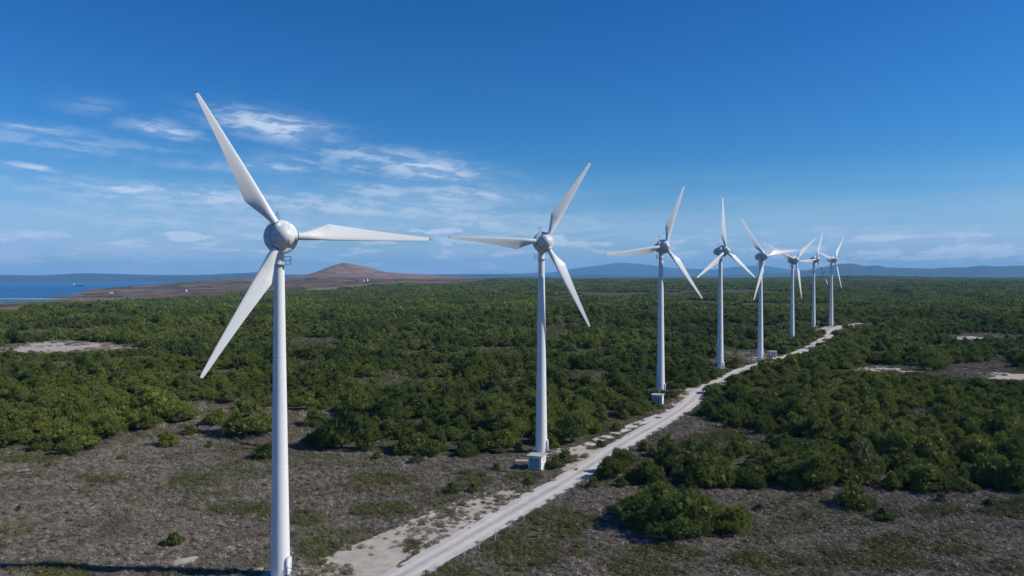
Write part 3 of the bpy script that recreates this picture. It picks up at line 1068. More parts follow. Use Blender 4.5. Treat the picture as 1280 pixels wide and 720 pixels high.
# ------------------------------------------------------------------ transformer kiosks
def kiosk(px, py, rz, label, s=1.0):
    x, y = px_ground(px, py)
    k = empty('transformer_kiosk', (x, y, gz(x, y) - .05), R_(rz))
    tag(k, label, 'kiosk', 'transformer kiosks at the turbine feet')
    MB().box((0, 0, 1.25 * s), (2.7, 2.5, 2.6 * s)).build('wall', M['kiosk'], k)
    MB().box((-.12, 0.1, 2.63 * s), (3.35, 3.0, .17)).build('roof', M['kioskroof'], k)
    MB().box((0, 0, .06), (3.1, 2.9, .26)).build('plinth', M['concrete'], k)
    for i, xx in enumerate((-.62, .42)):
        d = MB().box((xx, -1.27, 1.3 * s), (.98, .05, 1.95 * s)).build('door', M['kioskdoor'], k)
        for q in range(5):
            MB().box((xx, -1.302, (1.72 + .11 * q) * s), (.62, .02, .06)).build('louvre', M['louvre'], d)
        MB().box((xx + (.38 if i == 0 else -.38), -1.31, 1.25 * s), (.05, .05, .2)).build('handle', M['dark'], d)
    for q in range(4):
        MB().box((1.36, .1, (1.7 + .13 * q) * s), (.03, .8, .07)).build('louvre', M['louvre'], k)
    return k


kiosk(671.5, 586, -24, 'pale concrete kiosk with slab roof in front of the second turbine')
kiosk(823, 505, -20, 'kiosk almost hidden by pines in front of the third turbine')
kiosk(967, 446.5, -15, 'pale square kiosk standing right of the fifth turbine')
kiosk(996, 433, -15, 'low kiosk at the foot of the sixth turbine', .7)
kiosk(1026, 407.5, -15, 'farthest small kiosk between the seventh and eighth turbines')
# concrete slab beside the near kiosk
x_, y_ = px_ground(652, 579)
tag(MB().box((x_, y_, gz(x_, y_) + .12), (2.6, 1.5, .7), None).build('concrete_slab', M['concrete']), 'low concrete slab left of the near kiosk', 'slab')

# ------------------------------------------------------------------ wire fence along the track
fence = None
pts = []
acc = 0
for i in range(1, len(ROAD)):
    acc += (ROAD[i] - ROAD[i - 1]).length
    if ROAD[i].y < 88 or ROAD[i].y > 205:
        continue
    if acc > 4.2:
        acc = 0
        q = (ROAD[i] - ROAD[i - 1]).normalized()
        pts.append(ROAD[i] + Vector((q.y, -q.x)) * (4.0 + random.uniform(-.15, .15)))
fence = empty('wire_fence', (pts[0].x, pts[0].y, gz(*pts[0])))
tag(fence, 'thin wooden posts of a wire fence along the right side of the track', 'fence')
fo = Vector(fence.location)
pm = MB().tube([(0, 0, -.3), (0.01, 0, .6), (0, 0.01, 1.35)], [.075, .07, .06], 6).mesh('post', M['wood'])
tops = []
for p in pts:
    o = obj('post', pm, fence)
    o.location = Vector((p.x, p.y, gz(p.x, p.y))) - fo
    o.rotation_euler = (random.uniform(-.07, .07), random.uniform(-.07, .07), random.uniform(0, 6))
    o.scale = (1, 1, random.uniform(.85, 1.1))
for h in (.45, .8, 1.12):
    MB().tube([Vector((p.x, p.y, gz(p.x, p.y) + h)) - fo for p in pts], .008, 4).build('wire', M['galv'], fence)


# ------------------------------------------------------------------ ship and far houses
def ship():
    y = 64.5 * F / (357.6 - HY); x = (98 - CX) / F * y
    s = empty('cargo_ship', (x, y, SEA), R_(4))
    tag(s, 'small dark cargo ship far out on the blue sea', 'ship')
    L = 92
    st = [(-46, 5.5, 7.5), (-42, 7, 7), (-20, 7.4, 6.3), (20, 7.4, 6.3), (36, 5.5, 7.4), (46, .3, 9)]
    V_ = []; F_ = []
    for (u, hw, dk) in st:
        V_ += [(u, -hw, dk), (u, -hw * .8, -3), (u, hw * .8, -3), (u, hw, dk)]
    for i in range(len(st) - 1):
        for k in range(4):
            k2 = (k + 1) % 4
            F_.append((i * 4 + k, i * 4 + k2, (i + 1) * 4 + k2, (i + 1) * 4 + k))
    F_ += [(3, 2, 1, 0), tuple(20 + k for k in range(4))]
    MB().add(V_, F_).build('hull', plain('ship_hull', (0.03, 0.035, 0.05), .5), s)
    wht = plain('ship_white', (.7, .7, .7), .5)
    b = MB(); b.box((-36, 0, 11), (12, 12, 9)); b.box((-36, 0, 17), (9, 13, 3)); b.build('superstructure', wht, s)
    MB().box((-41, 0, 17), (3.5, 3.5, 8)).build('funnel', plain('ship_funnel', (.12, .05, .04), .5), s)
    for u in (-12, 10, 30):
        MB().tube([(u, 0, 6), (u, 0, 17)], .9, 8).build('mast', wht, s)
    for u in (-20, 0, 20):
        MB().box((u, 0, 7.2), (15, 10, 2)).build('hatch_cover', plain('ship_hatch', (.18, .1, .08), .6), s)


ship()
hw = plain('whitewash', (.72, .70, .66), .8); hr = plain('far_roof', (.30, .14, .09), .85); hg = plain('far_window', (.05, .06, .07), .3)


def house(px, py, w_, d_, h_, label):
    x, y = px_ground(px, py)
    k = empty('farmhouse', (x, y, gz(x, y) - .4), R_(random.uniform(-20, 20)))
    tag(k, label, 'house', 'far white houses')
    MB().box((0, 0, h_ / 2), (w_, d_, h_)).build('wall', hw, k)
    e = .5
    MB().add([(-w_ / 2 - e, -d_ / 2 - e, h_), (w_ / 2 + e, -d_ / 2 - e, h_), (w_ / 2 + e, d_ / 2 + e, h_), (-w_ / 2 - e, d_ / 2 + e, h_), (-w_ / 2 - e, 0, h_ + d_ * .25), (w_ / 2 + e, 0, h_ + d_ * .25)],
             [(0, 1, 5, 4), (2, 3, 4, 5), (0, 4, 3), (1, 2, 5), (3, 2, 1, 0)]).build('roof', hr, k)
    for q in (-.25, .25):
        MB().box((w_ * q, -d_ / 2 - .03, h_ * .55), (1.2, .1, 1.4)).build('window', hg, k)


house(231, 364.5, 15, 9, 7, 'lone white house on the brown land below the sea')
house(139, 367, 13, 9, 6, 'small pale house near the shore under the sea')
house(452, 352.6, 26, 12, 9, 'left of two white houses in front of the bare hill')
house(457, 352.4, 22, 12, 10, 'right of two white houses in front of the bare hill')


# ------------------------------------------------------------------ plants: meshes
def tuft_mesh(name, seed, lumps, tufts, spikes, ln, wd, mat, core=0.8, up=0.45, flat=1.0, coresub=1):
    """crown made of leaf spikes grouped in tufts over several lumps, plus leafy cores that stop the light"""
    r = np.random.default_rng(seed)
    V_ = []; F_ = []; T_ = []
    area = np.array([l[3] ** 2 for l in lumps]); area = area / area.sum()
    C = np.array([l[:3] for l in lumps]); Rl = np.array([l[3] for l in lumps]); Zs = np.array([l[4] for l in lumps])
    made = 0; guard = 0
    while made < tufts and guard < tufts * 12:
        guard += 1
        k = r.choice(len(lumps), p=area)
        d = r.normal(size=3); d /= np.linalg.norm(d)
        if d[2] < -0.35:
            continue
        jit = r.uniform(.82, 1.08)
        p = C[k] + d * Rl[k] * jit * np.array([1, 1, Zs[k]])
        if p[2] < 0.02:
            continue
        q = (p - C) / (Rl[:, None] * np.stack([np.ones_like(Zs), np.ones_like(Zs), Zs], 1))
        inside_n = (np.linalg.norm(q, axis=1) < .80)
        inside_n[k] = False
        if inside_n.any():
            continue
        made += 1
        tv = r.uniform()
        nrm = d + np.array([0, 0, up]); nrm /= np.linalg.norm(nrm)
        for s in range(spikes):
            a = nrm + r.normal(size=3) * .52; a /= np.linalg.norm(a)
            side = np.cross(a, r.normal(size=3)); side /= max(np.linalg.norm(side), 1e-6)
            o = p + r.normal(size=3) * ln * .30
            l = ln * r.uniform(.6, 1.25); wv = wd * r.uniform(.7, 1.3)
            b = len(V_)
            V_ += [o - side * wv * .5 - a * l * .2, o + side * wv * .5 - a * l * .2, o + a * l]
            F_.append((b, b + 1, b + 2))
            T_.append(min(1, max(0, tv * .7 + r.uniform() * .3)))
    # leafy core
    bm = bmesh.new()
    for (cx, cy, cz, rr, zs) in lumps:
        g = bmesh.ops.create_icosphere(bm, subdivisions=coresub, radius=rr * core)
        for v in g['verts']:
            v.co.z *= zs
            v.co *= r.uniform(.82, 1.1)
            v.co += Vector((cx, cy, cz))
            v.co.z = max(v.co.z, .01)
    b = len(V_)
    V_ += [tuple(v.co) for v in bm.verts]
    bm.verts.index_update()
    for f in bm.faces:
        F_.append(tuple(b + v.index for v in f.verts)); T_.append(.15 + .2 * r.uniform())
    bm.free()
    me = new_mesh(name, V_, F_, [mat])
    at = me.attributes.new('tuft', 'FLOAT', 'FACE')
    at.data.foreach_set('value', np.array(T_, np.float32))
    return me


def pine_lumps(seed, n=10, spread=.64, rr=(.25, .42), zmax=.85):
    r = np.random.default_rng(seed)
    if seed % 3 == 0:
        n, spread, zmax = 13, .74, .62
    L = [(r.uniform(-.1, .1), r.uniform(-.1, .1), .55 if seed % 3 == 0 else .64, .50 if seed % 3 != 1 else .42, .95)]
    for k in range(n):
        a = 2 * math.pi * (k + r.uniform(-.3, .3)) / n; d = spread * r.uniform(.6, 1.1)
        h = r.uniform(.16, zmax * (1.15 - .6 * d))
        L.append((d * math.cos(a), d * math.sin(a), h, r.uniform(*rr), r.uniform(.7, .95)))
    for k in range(3):
        L.append((r.uniform(-.4, .4), r.uniform(-.4, .4), r.uniform(.72, 1.12), r.uniform(.18, .32), 1.1))
    return L


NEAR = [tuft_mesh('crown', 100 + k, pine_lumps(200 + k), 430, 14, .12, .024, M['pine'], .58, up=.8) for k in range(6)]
MIDT = [tuft_mesh('crown', 300 + k, pine_lumps(320 + k), 150, 8, .19, .065, M['pine'], .66, up=.7) for k in range(4)]
BUSH = [tuft_mesh('leaves', 400 + k, pine_lumps(420 + k, 6, .5, (.3, .5), .6), 150, 13, .15, .035, M['bush'], .8) for k in range(3)]


def clump_mesh(seed):
    """a stand of pines seen from far: several small crowns"""
    r = np.random.default_rng(seed)
    L = []
    for k in range(10):
        x, y = r.uniform(-1, 1, 2)
        s = r.uniform(.26, .44)
        L.append((x, y, s * .55, s, .8))
    return tuft_mesh('stand', seed, L, 110, 4, .17, .10, M['pine'], .9, coresub=1)


CLUMP = [clump_mesh(500 + k) for k in range(4)]


def trunk_mesh(seed):
    r = random.Random(seed)
    m_ = MB()
    m_.tube([(0, 0, -.06), (.02, .01, .2), (-.02, .03, .5), (.02, 0, .85)], [.075, .06, .045, .02], 7)
    for k in range(5):
        a = 2 * math.pi * k / 5 + r.uniform(-.4, .4); h = r.uniform(.12, .5); l = r.uniform(.4, .62)
        m_.tube([(0, 0, h), (l * .5 * math.cos(a), l * .5 * math.sin(a), h + .1), (l * math.cos(a), l * math.sin(a), h + .28)], [.034, .024, .01], 5)
    return m_.mesh('trunk', M['bark'], True)


TRUNK = [trunk_mesh(k) for k in range(3)]


def heath_mesh(seed, flat=False):
    r = np.random.default_rng(seed)
    L = [(0, 0, .08, .42, .75)]
    for k in range(4):
        a = r.uniform(0, 6.28)
        L.append((.36 * math.cos(a), .36 * math.sin(a), .05, r.uniform(.16, .3), .8))
    return tuft_mesh('twigs', seed, L, 40, 8, .20, .026, M['heath'], .70, up=.7)


HEATH = [heath_mesh(700 + k) for k in range(6)]


# ------------------------------------------------------------------ plants: where they stand
def in_frame(x, y, m=0.02):
    return (np.abs(x / np.maximum(y, 1)) < 640 / F + m)


def scatter(r0, r1, spacing, half=0.80, seed=1):
    """jittered grid over the fan in front of the camera"""
    r = np.random.default_rng(seed)
    X = np.arange(-r1 * half, r1 * half, spacing); Y = np.arange(r0 * .8, r1, spacing)
    gx_, gy_ = np.meshgrid(X, Y)
    gx_ = gx_ + r.uniform(-.5, .5, gx_.shape) * spacing * 1.1; gy_ = gy_ + r.uniform(-.5, .5, gy_.shape) * spacing * 1.1
    x = gx_.ravel(); y = gy_.ravel()
    k = (np.abs(x) < y * half) & (y >= r0) & (y < r1)
    return x[k], y[k]


def keep_off(x, y, rad=3.0):
    ok = np.ones(x.shape, bool)
    for (bx, by) in BASES:
        ok &= np.hypot(x - bx, y - by) > rad + 1.5
    return ok


# explicit, separate trees: base pixel, width in pixels, height factor, label
SINGLE = [
    (205, 560, 34, .55, 'small round lone pine on open heath below the tip of the near turbine blade'),
    (92, 564, 54, .50, 'low spreading pine at the lower left edge of the wood, nearest the left corner'),
    (126, 549, 52, .50, 'greyish low pine just behind the leftmost front pines'),
    (180, 540, 34, .6, 'small bright green pine between two larger ones on the left heath'),
    (197, 527, 66, .6, 'broad dark pine behind the small bright one on the left heath'),
    (228, 529, 32, .55, 'small pine right of the broad dark pine on the left heath'),
    (265, 534, 34, .6, 'dull olive pine left of the near tower beside a dark larger pine'),
    (306, 548, 74, .62, 'large dark pine left of the near tower'),
    (234, 545, 24, .5, 'tiny pine above the small round lone pine'),
    (329, 576, 36, .55, 'small pine touching the left side of the near tower'),
    (404, 557, 56, .5, 'low pine just right of the near tower'),
    (432, 556, 44, .5, 'low pine second to the right of the near tower'),
    (392, 534, 40, .5, 'small pine behind the low pines right of the near tower'),
    (686, 556, 46, .6, 'pine close behind the second turbine tower on its right'),
    (716, 556, 46, .75, 'round pine standing beside the fork of the track'),
    (800, 664, 66, .6, 'left pine of the dark island thicket on the lower right heath'),
    (846, 676, 92, .62, 'largest middle pine of the dark island thicket on the lower right heath'),
    (872, 668, 66, .75, 'tallest right pine of the dark island thicket on the lower right heath'),
    (826, 654, 74, .6, 'back pine of the dark island thicket on the lower right heath'),
    (788, 648, 44, .5, 'low outermost left pine of the island thicket on the lower right heath'),
    (868, 642, 50, .55, 'rear right pine of the island thicket on the lower right heath'),
    (920, 671, 54, .62, 'bright green round pine right of the dark island thicket'),
    (1078, 639, 46, .65, 'lone round pine in front of the wood on the right heath'),
    (765, 602, 40, .7, 'leftmost pine of the long row beside the track'),
    (1000, 603, 40, .7, 'rightmost small pine ending the row beside the wood edge'),
]
singles = []
for (px, py, wpx, hf, lab) in SINGLE:
    x, y = px_ground(px, py)
    rr = wpx / 2 / F * y
    singles.append((x, y + rr * .5, rr, rr * 2 * hf, lab))
sx = np.array([s[0] for s in singles]); sy = np.array([s[1] for s in singles]); sr = np.array([s[2] for s in singles])

# the wood: near trees one by one
x, y = scatter(120, 720, 4.05, .82, 5)
rd = road_dist(x, y); td = road_dist(x, y, TRACK_NP)
dens = fbm(x / 26, y / 26, 77, 4)
edge = fbm(x / 9, y / 9, 71, 3)
ok = ~is_clear(x + (edge - .5) * np.interp(y, [170, 250], [2.5, 7]), y + (dens - .5) * np.interp(y, [170, 250], [3, 9])) & forestness(x, y) & (rd > np.interp(y, [200, 250], [4.8, 3.3])) & (td > 3.2) & keep_off(x, y) & (y > 140)
ok &= dens > np.where((x > 12) & (y < 230), .20, np.interp(y, [140, 300, 720], [.32, .40, .39]))
for p in PATCH_W:
    ok &= ~inside(p, x, y)
# nothing may stand between the camera and the seen parts of the track or the turbine feet
def sight_block(x, y, tx, ty, half, reach):
    L_ = math.hypot(tx, ty)
    t = (x * tx + y * ty) / L_
    lat = np.abs(x * ty - y * tx) / L_
    return (t < L_ + 1) & (t > L_ - reach) & (lat < half)


cap = np.full(x.shape, 99.0)
for (px, py, h_) in [(998, 444, 4), (1004, 440, 4), (1010, 437, 4.5), (1017, 433, 4.5), (1024, 429, 4.5), (1030, 424, 4), (1036, 418, 4), (1046, 412, 10), (972, 450, 5), (917, 469, 3.5), (895, 481, 3),
                     (868, 497, 4), (1027, 408, 6), (900, 463, 2.5), (822, 502, 3.5), (827, 489, 4), (996, 434, 4), (1080, 465, 10), (1108, 465, 12), (1140, 465, 10), (1235, 475, 10), (1262, 474, 16), (1200, 470, 12), (20, 442, 14), (60, 440, 16), (100, 440, 16), (140, 438, 14)]:
    tx, ty = px_ground(px, py)
    L_ = math.hypot(tx, ty)
    b_ = sight_block(x, y, tx, ty, h_ + 1.5, 200)
    t_ = (x * tx + y * ty) / L_
    cap = np.where(b_, np.minimum(cap, (CAMZ - gz(tx, ty)) * (L_ - t_) / L_ + .5), cap)
ok &= cap > 1.3
cap = cap[ok]
x, y, dens = x[ok], y[ok], dens[ok]
n = len(x)
rad = (1.7 + 2.6 * rng.uniform(size=n) ** 1.6) * np.interp(fbm(x / 40, y / 40, 91), [.3, .7], [.75, 1.35])
hgt = rad * rng.uniform(1.0, 1.65, n)
shr = np.interp(y, [150, 230], [.95, .84])
rad, hgt = rad * shr, hgt * shr * .92
emer = rng.uniform(size=n) < .10
hgt = np.where(emer, hgt * 1.45, hgt)
rad = np.where(rng.uniform(size=n) < .22, rad * .62, rad)
hgt = np.minimum(hgt, cap)
rad = np.where(cap < 90, np.minimum(rad, .6 + cap * .9), rad)
# pines keep clear of the separate ones
far_ok = np.ones(n, bool)
for a, b, c in zip(sx, sy, sr):
    far_ok &= np.hypot(x - a, y - b) > c * .8 + 1.0
x, y, rad, hgt = x[far_ok], y[far_ok], rad[far_ok], hgt[far_ok]
show = np.where(in_frame(x, y), rad / y, 0)
order = np.argsort(-show)
n_ind = 300 - len(singles)
ind, rest = order[:n_ind], order[n_ind:]


def wood_zone(x, y):
    px = CX + F * x / y
    if px < 160:
        return 'left thicket'
    if px < 350:
        return 'wood left of the near tower'
    if px < 520:
        return 'wood right of the near tower'
    if px < 690:
        return 'wood behind the second turbine'
    if x < np.interp(y, ROAD_NP[:, 1], ROAD_NP[:, 0]):
        return 'wood around the third turbine'
    if px < 1010 and y < 185:
        return 'row right of the track'
    if px < 1060:
        return 'wood below the small turbines'
    return 'wood at the right edge'


ORD = ['leftmost', 'second', 'third', 'fourth', 'fifth', 'sixth', 'seventh', 'eighth', 'ninth', 'tenth', 'eleventh', 'twelfth', 'thirteenth', 'fourteenth', 'fifteenth', 'sixteenth']


def wood_labels(ids):
    """zone, then depth in the zone, then size, then place from the left"""
    out = {}
    zones = {}
    for i in ids:
        zones.setdefault(wood_zone(float(x[i]), float(y[i])), []).append(i)
    for z, m in zones.items():
        m = sorted(m, key=lambda i: y[i])
        nd = max(1, min(4, round(len(m) / 14)))
        dn = {1: [''], 2: ['front ', 'rear '], 3: ['front ', 'middle ', 'rear '], 4: ['foremost ', 'front ', 'middle ', 'rear ']}[nd]
        for d, part in enumerate(np.array_split(np.array(m), nd)):
            part = sorted(part.tolist(), key=lambda i: -rad[i])
            ns = 1 if len(part) < 8 else 2
            sn = ['pines'] if ns == 1 else ['broad pines', 'small pines']
            for k, grp in enumerate(np.array_split(np.array(part), ns)):
                grp = sorted(grp.tolist(), key=lambda i: x[i] / y[i])
                for q, i in enumerate(grp):
                    o_ = ORD[q] if q == 0 else ORD[min(q, 15)] + ' from left'
                    out[i] = '%s of the %s%s in the %s' % (o_, dn[d], sn[k], z)
    return out


def pine(x, y, r, h, label, group, crown, trunk):
    z = gz(x, y)
    t = empty('pine_tree', (x, y, z - .05), random.uniform(0, 6.28))
    tag(t, label, 'tree', group)
    c = obj('crown', crown, t); k = obj('trunk', trunk, t)
    c.scale = (r, r * random.uniform(.85, 1.1), h / 1.25); k.scale = (r, r, h / 1.25)
    return t


WL = wood_labels(ind.tolist())
for i in ind.tolist():
    pine(float(x[i]), float(y[i]), float(rad[i]), float(hgt[i]), WL[i], 'pines of the wood', NEAR[i % 6], TRUNK[i % 3])
for i, (a, b, r_, h_, lab) in enumerate(singles):
    pine(a, b, r_, h_, lab, 'pines standing apart on the heath', NEAR[(i * 5 + 2) % 6], TRUNK[i % 3])

# small separate bushes
BUSHES = [(565, 618, 24, 'left of two small round green bushes on the heath by the sandy strip'),
          (591, 617, 20, 'right of two small round green bushes on the heath by the sandy strip'),
          (663, 608, 18, 'tiny bright bush below the near kiosk at the track edge'),
          (694, 586, 26, 'dark bush against the right side of the near kiosk'),
          (708, 581, 30, 'green bush between the near kiosk and the track'),
          (215, 684, 26, 'dark low bush alone on the heath at the lower left'),
          (765, 640, 14, 'tiny green bush on the heath left of the island thicket'),
          (742, 612, 22, 'low green bush at the track edge left of the pine row'),
          (808, 565, 22, 'small bush on the heath strip right of the track'),
          (1110, 652, 26, 'small bush right of the lone round pine on the right heath'),
          (770, 540, 18, 'small bush between the two branches of the forked track'),
          (752, 560, 16, 'tiny bush at the tip of the track fork')]
BUSHES += [(150, 575, 12, 'smallest bush below the broad pines on the left heath'), (260, 560, 14, 'small bush on open heath between lone pine and near tower'),
           (470, 575, 14, 'tiny bush before the wood right of the near tower'), (520, 580, 18, 'small bush before the wood edge left of the second turbine'),
           (620, 590, 16, 'small bush left of the near kiosk slab'), (950, 640, 16, 'small bush above the bright green round pine'), (1010, 650, 14, 'tiny bush alone mid way on the right heath'),
           (1180, 630, 20, 'bush just before the wood at the far right'), (1240, 634, 18, 'rightmost small bush before the wood at the far right'), (840, 618, 18, 'small bush in front of the pine row'),
           (930, 552, 20, 'left bush on the green heath strip behind the pine row'), (970, 556, 22, 'right bush on the green heath strip behind the pine row'),
           (60, 585, 14, 'small bush by the sand specks at the left edge'), (20, 640, 12, 'tiny bush on the heath near the left border')]
for i, (px, py, wpx, lab) in enumerate(BUSHES):
    a, b = px_ground(px, py)
    r_ = wpx / 2 / F * b
    t = empty('heath_bush', (a, b + r_ * .4, gz(a, b) - .03), random.uniform(0, 6))
    tag(t, lab, 'bush', 'small bushes on the heath')
    c = obj('leaves', BUSH[i % 3], t); c.scale = (r_, r_, r_ * .95)
    k = obj('stem', TRUNK[i % 3], t); k.scale = (r_ * .7, r_ * .7, r_ * .8)


# ------------------------------------------------------------------ plants nobody could count: instanced over points
def point_cloud(name, P, rot, scl, ids, tint, meshes, kind='stuff'):
    me = bpy.data.meshes.new(name)
    me.vertices.add(len(P))
    me.vertices.foreach_set('co', np.asarray(P, np.float32).ravel())
    for nm, typ, arr, fld in (('rot', 'FLOAT_VECTOR', np.stack([np.zeros(len(P)), np.zeros(len(P)), rot], 1), 'vector'), ('scl', 'FLOAT_VECTOR', scl, 'vector'),
                              ('pick', 'INT', ids, 'value'), ('tint', 'FLOAT', tint, 'value')):
        a = me.attributes.new(nm, typ, 'POINT')
        a.data.foreach_set(fld, np.asarray(arr, np.int32 if typ == 'INT' else np.float32).ravel())
    o = obj(name, me)
    o['kind'] = kind
    ng = bpy.data.node_groups.new(name + '_scatter', 'GeometryNodeTree')
    ng.interface.new_socket('Geometry', in_out='INPUT', socket_type='NodeSocketGeometry')
    ng.interface.new_socket('Geometry', in_out='OUTPUT', socket_type='NodeSocketGeometry')
    gi = ng.nodes.new('NodeGroupInput'); go = ng.nodes.new('NodeGroupOutput')
    jn = ng.nodes.new('GeometryNodeJoinGeometry')
    # join lists its inputs newest first
    for me_ in meshes[::-1]:
        src = bpy.data.objects.new(me_.name + '_source', me_)
        oi = ng.nodes.new('GeometryNodeObjectInfo')
        oi.inputs['Object'].default_value = src
        oi.inputs['As Instance'].default_value = True
        ng.links.new(oi.outputs['Geometry'], jn.inputs[0])
    ip = ng.nodes.new('GeometryNodeInstanceOnPoints')
    ip.inputs['Pick Instance'].default_value = True
    def attr(nm, typ):
        a = ng.nodes.new('GeometryNodeInputNamedAttribute'); a.data_type = typ; a.inputs[0].default_value = nm
        return [s for s in a.outputs if s.enabled][0]
    ng.links.new(gi.outputs[0], ip.inputs['Points'])
    ng.links.new(jn.outputs[0], ip.inputs['Instance'])
    ng.links.new(attr('pick', 'INT'), ip.inputs['Instance Index'])
    er = ng.nodes.new('FunctionNodeEulerToRotation')
    ng.links.new(attr('rot', 'FLOAT_VECTOR'), er.inputs[0])
    ng.links.new(er.outputs[0], ip.inputs['Rotation'])
    ng.links.new(attr('scl', 'FLOAT_VECTOR'), ip.inputs['Scale'])
    ng.links.new(ip.outputs[0], go.inputs[0])
    md = o.modifiers.new('scatter', 'NODES'); md.node_group = ng
    return o


Ps, Ss, Is = [], [], []
xr, yr, rr_, hr_ = x[rest], y[rest], rad[rest], hgt[rest]
Ps.append(np.stack([xr, yr, ground(xr, yr) - .08], 1)); Ss.append(np.stack([rr_, rr_, hr_ / 1.25], 1))
near_m = yr < 330
Is.append(np.where(near_m, rng.integers(0, 6, len(xr)), 6 + rng.integers(0, 4, len(xr))))
for (r0, r1, sp_, sz, sd) in ((720, 1500, 8.0, 7.0, 21), (1500, 3000, 17, 13.0, 22), (3000, 6200, 46, 34, 23)):
    x2, y2 = scatter(r0, r1, sp_, .74, sd)
    k = forestness(x2, y2) & ~is_clear(x2, y2) & (fbm(x2 / 45, y2 / 45, 78, 4) > .34) & (ground(x2, y2) > SEA + 2) & (fbm(x2 / 170, y2 / 260, 88, 4) > .35 + .02 * rng.normal(size=len(x2)))
    for tx, ty, hw_, rc in ((*px_ground(1098, 407), 16, 60), (*px_ground(1206, 423), 30, 50)):
        k &= ~sight_block(x2, y2, tx, ty, hw_, rc)
    x2, y2 = x2[k], y2[k]
    s2 = sz * rng.uniform(.75, 1.25, len(x2))
    zs = np.minimum(s2, 10) * rng.uniform(.5, 1.1, len(x2)) * np.interp(fbm(x2 / 55, y2 / 55, 14, 4), [.35, .65], [.55, 1.5]) * (1.0 if sz < 30 else .7)
    Ps.append(np.stack([x2, y2, ground(x2, y2) - .3], 1)); Ss.append(np.stack([s2, s2, zs], 1)); Is.append(10 + rng.integers(0, 4, len(x2)))
P = np.concatenate(Ps); S = np.concatenate(Ss); I = np.concatenate(Is)
point_cloud('pine_wood', P, rng.uniform(0, 6.28, len(P)), S, I, np.zeros(len(P)), NEAR + MIDT + CLUMP)
tag(bpy.data.objects['pine_wood'], 'endless dark green pine wood stretching to the horizon', 'wood')

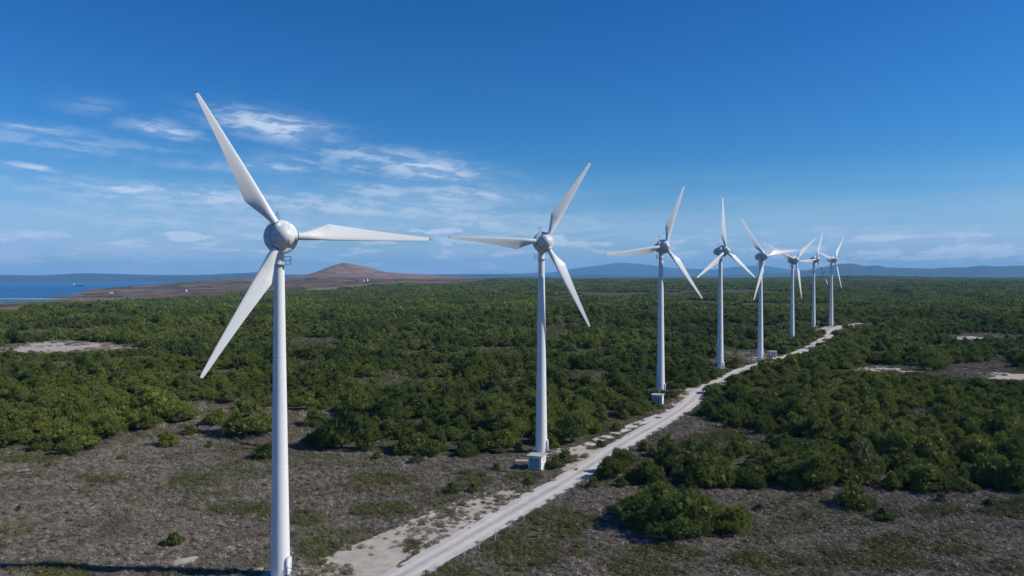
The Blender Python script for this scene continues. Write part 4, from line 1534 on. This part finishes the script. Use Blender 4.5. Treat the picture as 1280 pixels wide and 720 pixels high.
# dry heath: grey and brown cushions, green mats where the photograph shows them
MATS = [(960, 702, 50, 12), (1200, 688, 46, 10), (1180, 640, 40, 8), (740, 690, 30, 10), (300, 640, 40, 8), (120, 600, 40, 6), (480, 640, 40, 10), (655, 690, 62, 26), (815, 705, 66, 24), (1100, 700, 62, 18), (240, 602, 34, 8), (690, 660, 60, 26), (1000, 560, 60, 10), (520, 690, 24, 14), (400, 690, 26, 20), (60, 716, 60, 10),
        (30, 575, 40, 6), (590, 600, 26, 10), (1115, 680, 40, 10), (650, 598, 26, 8), (900, 548, 40, 8), (380, 650, 30, 10), (470, 600, 40, 8), (1270, 640, 40, 12), (560, 718, 40, 14)]
Ps, Ss, Ts = [], [], []
for (r0, r1, sp_, sd, big) in ((84, 190, .70, 31, 1.0), (190, 330, 1.4, 32, 1.8), (330, 720, 3.6, 33, 3.2)):
    x2, y2 = scatter(r0, r1, sp_, .76, sd)
    k = is_clear(x2, y2) | ((road_dist(x2, y2) < 9) if r1 < 720 else (road_dist(x2, y2) < 7)) | (y2 < 140) | (fbm(x2 / 26, y2 / 26, 77, 4) < .43)
    x2, y2 = x2[k], y2[k]
    rd = road_dist(x2, y2); td = road_dist(x2, y2, TRACK_NP)
    thin = fbm(x2 / 4.5, y2 / 4.5, 63, 4); rnd = rng.uniform(size=len(x2))
    k = (rd > 2.75 + 1.1 * (thin - .3)) & ((td > 1.7) | (rnd < .03)) & keep_off(x2, y2, .6)
    k &= rnd < np.clip((thin - .22) * 6, .55, 1)
    for i, p in enumerate(PATCH_W):
        lim = .54 if i == 1 else (.62 if i > 6 else .60)
        k &= ~inside(p, x2, y2) | ((thin > lim - .08) & (rnd < .75)) | (rnd < (.22 if i == 1 else .07))
    x2, y2, thin = x2[k], y2[k], thin[k]
    z2 = ground(x2, y2)
    ppx = CX + F * x2 / y2; ppy = HY + F * (CAMZ - z2) / y2
    g = np.zeros(len(x2))
    wb = fbm(x2 / 5, y2 / 5, 15, 4) - .5
    for (mx, my, wx, wy) in MATS:
        q = ((ppx - mx) / wx) ** 2 + ((ppy - my) / wy) ** 2
        g = np.maximum(g, sstep(1.15, .75, q + wb * 1.6) * rng.uniform(.55, 1.1, len(x2)))
    olive = sstep(.44, .64, fbm(x2 / 13, y2 / 13, 19, 4)) * rng.uniform(.1, .85, len(x2)) * (rng.uniform(size=len(x2)) < .75)
    g = np.maximum(g, olive)
    g = np.where(is_clear(x2, y2) | (y2 < 140), g, np.maximum(g, rng.uniform(.2, 1.0, len(x2))))
    s2 = big * (.40 + .95 * rng.uniform(size=len(x2)) ** 1.8) * np.interp(thin, [.3, .7], [.8, 1.25]) * np.where(g > .5, 1.25, 1.0)
    hz = s2 * rng.uniform(.55, 1.0, len(x2)) / big ** .45
    Ps.append(np.stack([x2, y2, z2 - .04], 1)); Ss.append(np.stack([s2, s2, hz], 1)); Ts.append(g)
P = np.concatenate(Ps); S = np.concatenate(Ss); T = np.concatenate(Ts)
point_cloud('heath', P, rng.uniform(0, 6.28, len(P)), S, rng.integers(0, 6, len(P)), T, HEATH)
tag(bpy.data.objects['heath'], 'dry grey brown heath of low cushion shrubs', 'heath')
print('trees', n, 'pine points', sum(len(q) for q in Is), 'heath', len(P))

# ------------------------------------------------------------------ haze
hz_m = bpy.data.materials.new('haze_air')
hz_m.use_nodes = True
nt = hz_m.node_tree
nt.nodes.clear()
pv = nt.nodes.new('ShaderNodeVolumePrincipled')
pv.inputs['Color'].default_value = (0.26, 0.62, 1.0, 1)
pv.inputs['Density'].default_value = 3.9e-5
pv.inputs['Anisotropy'].default_value = 0.0
out = nt.nodes.new('ShaderNodeOutputMaterial')
nt.links.new(pv.outputs[0], out.inputs['Volume'])
hz_m.cycles.homogeneous_volume = True
hb = MB()
hb.box((0, 0, 300), (70000, 70000, 800))
hz = hb.build('haze', hz_m)
tag(hz, kind='stuff')
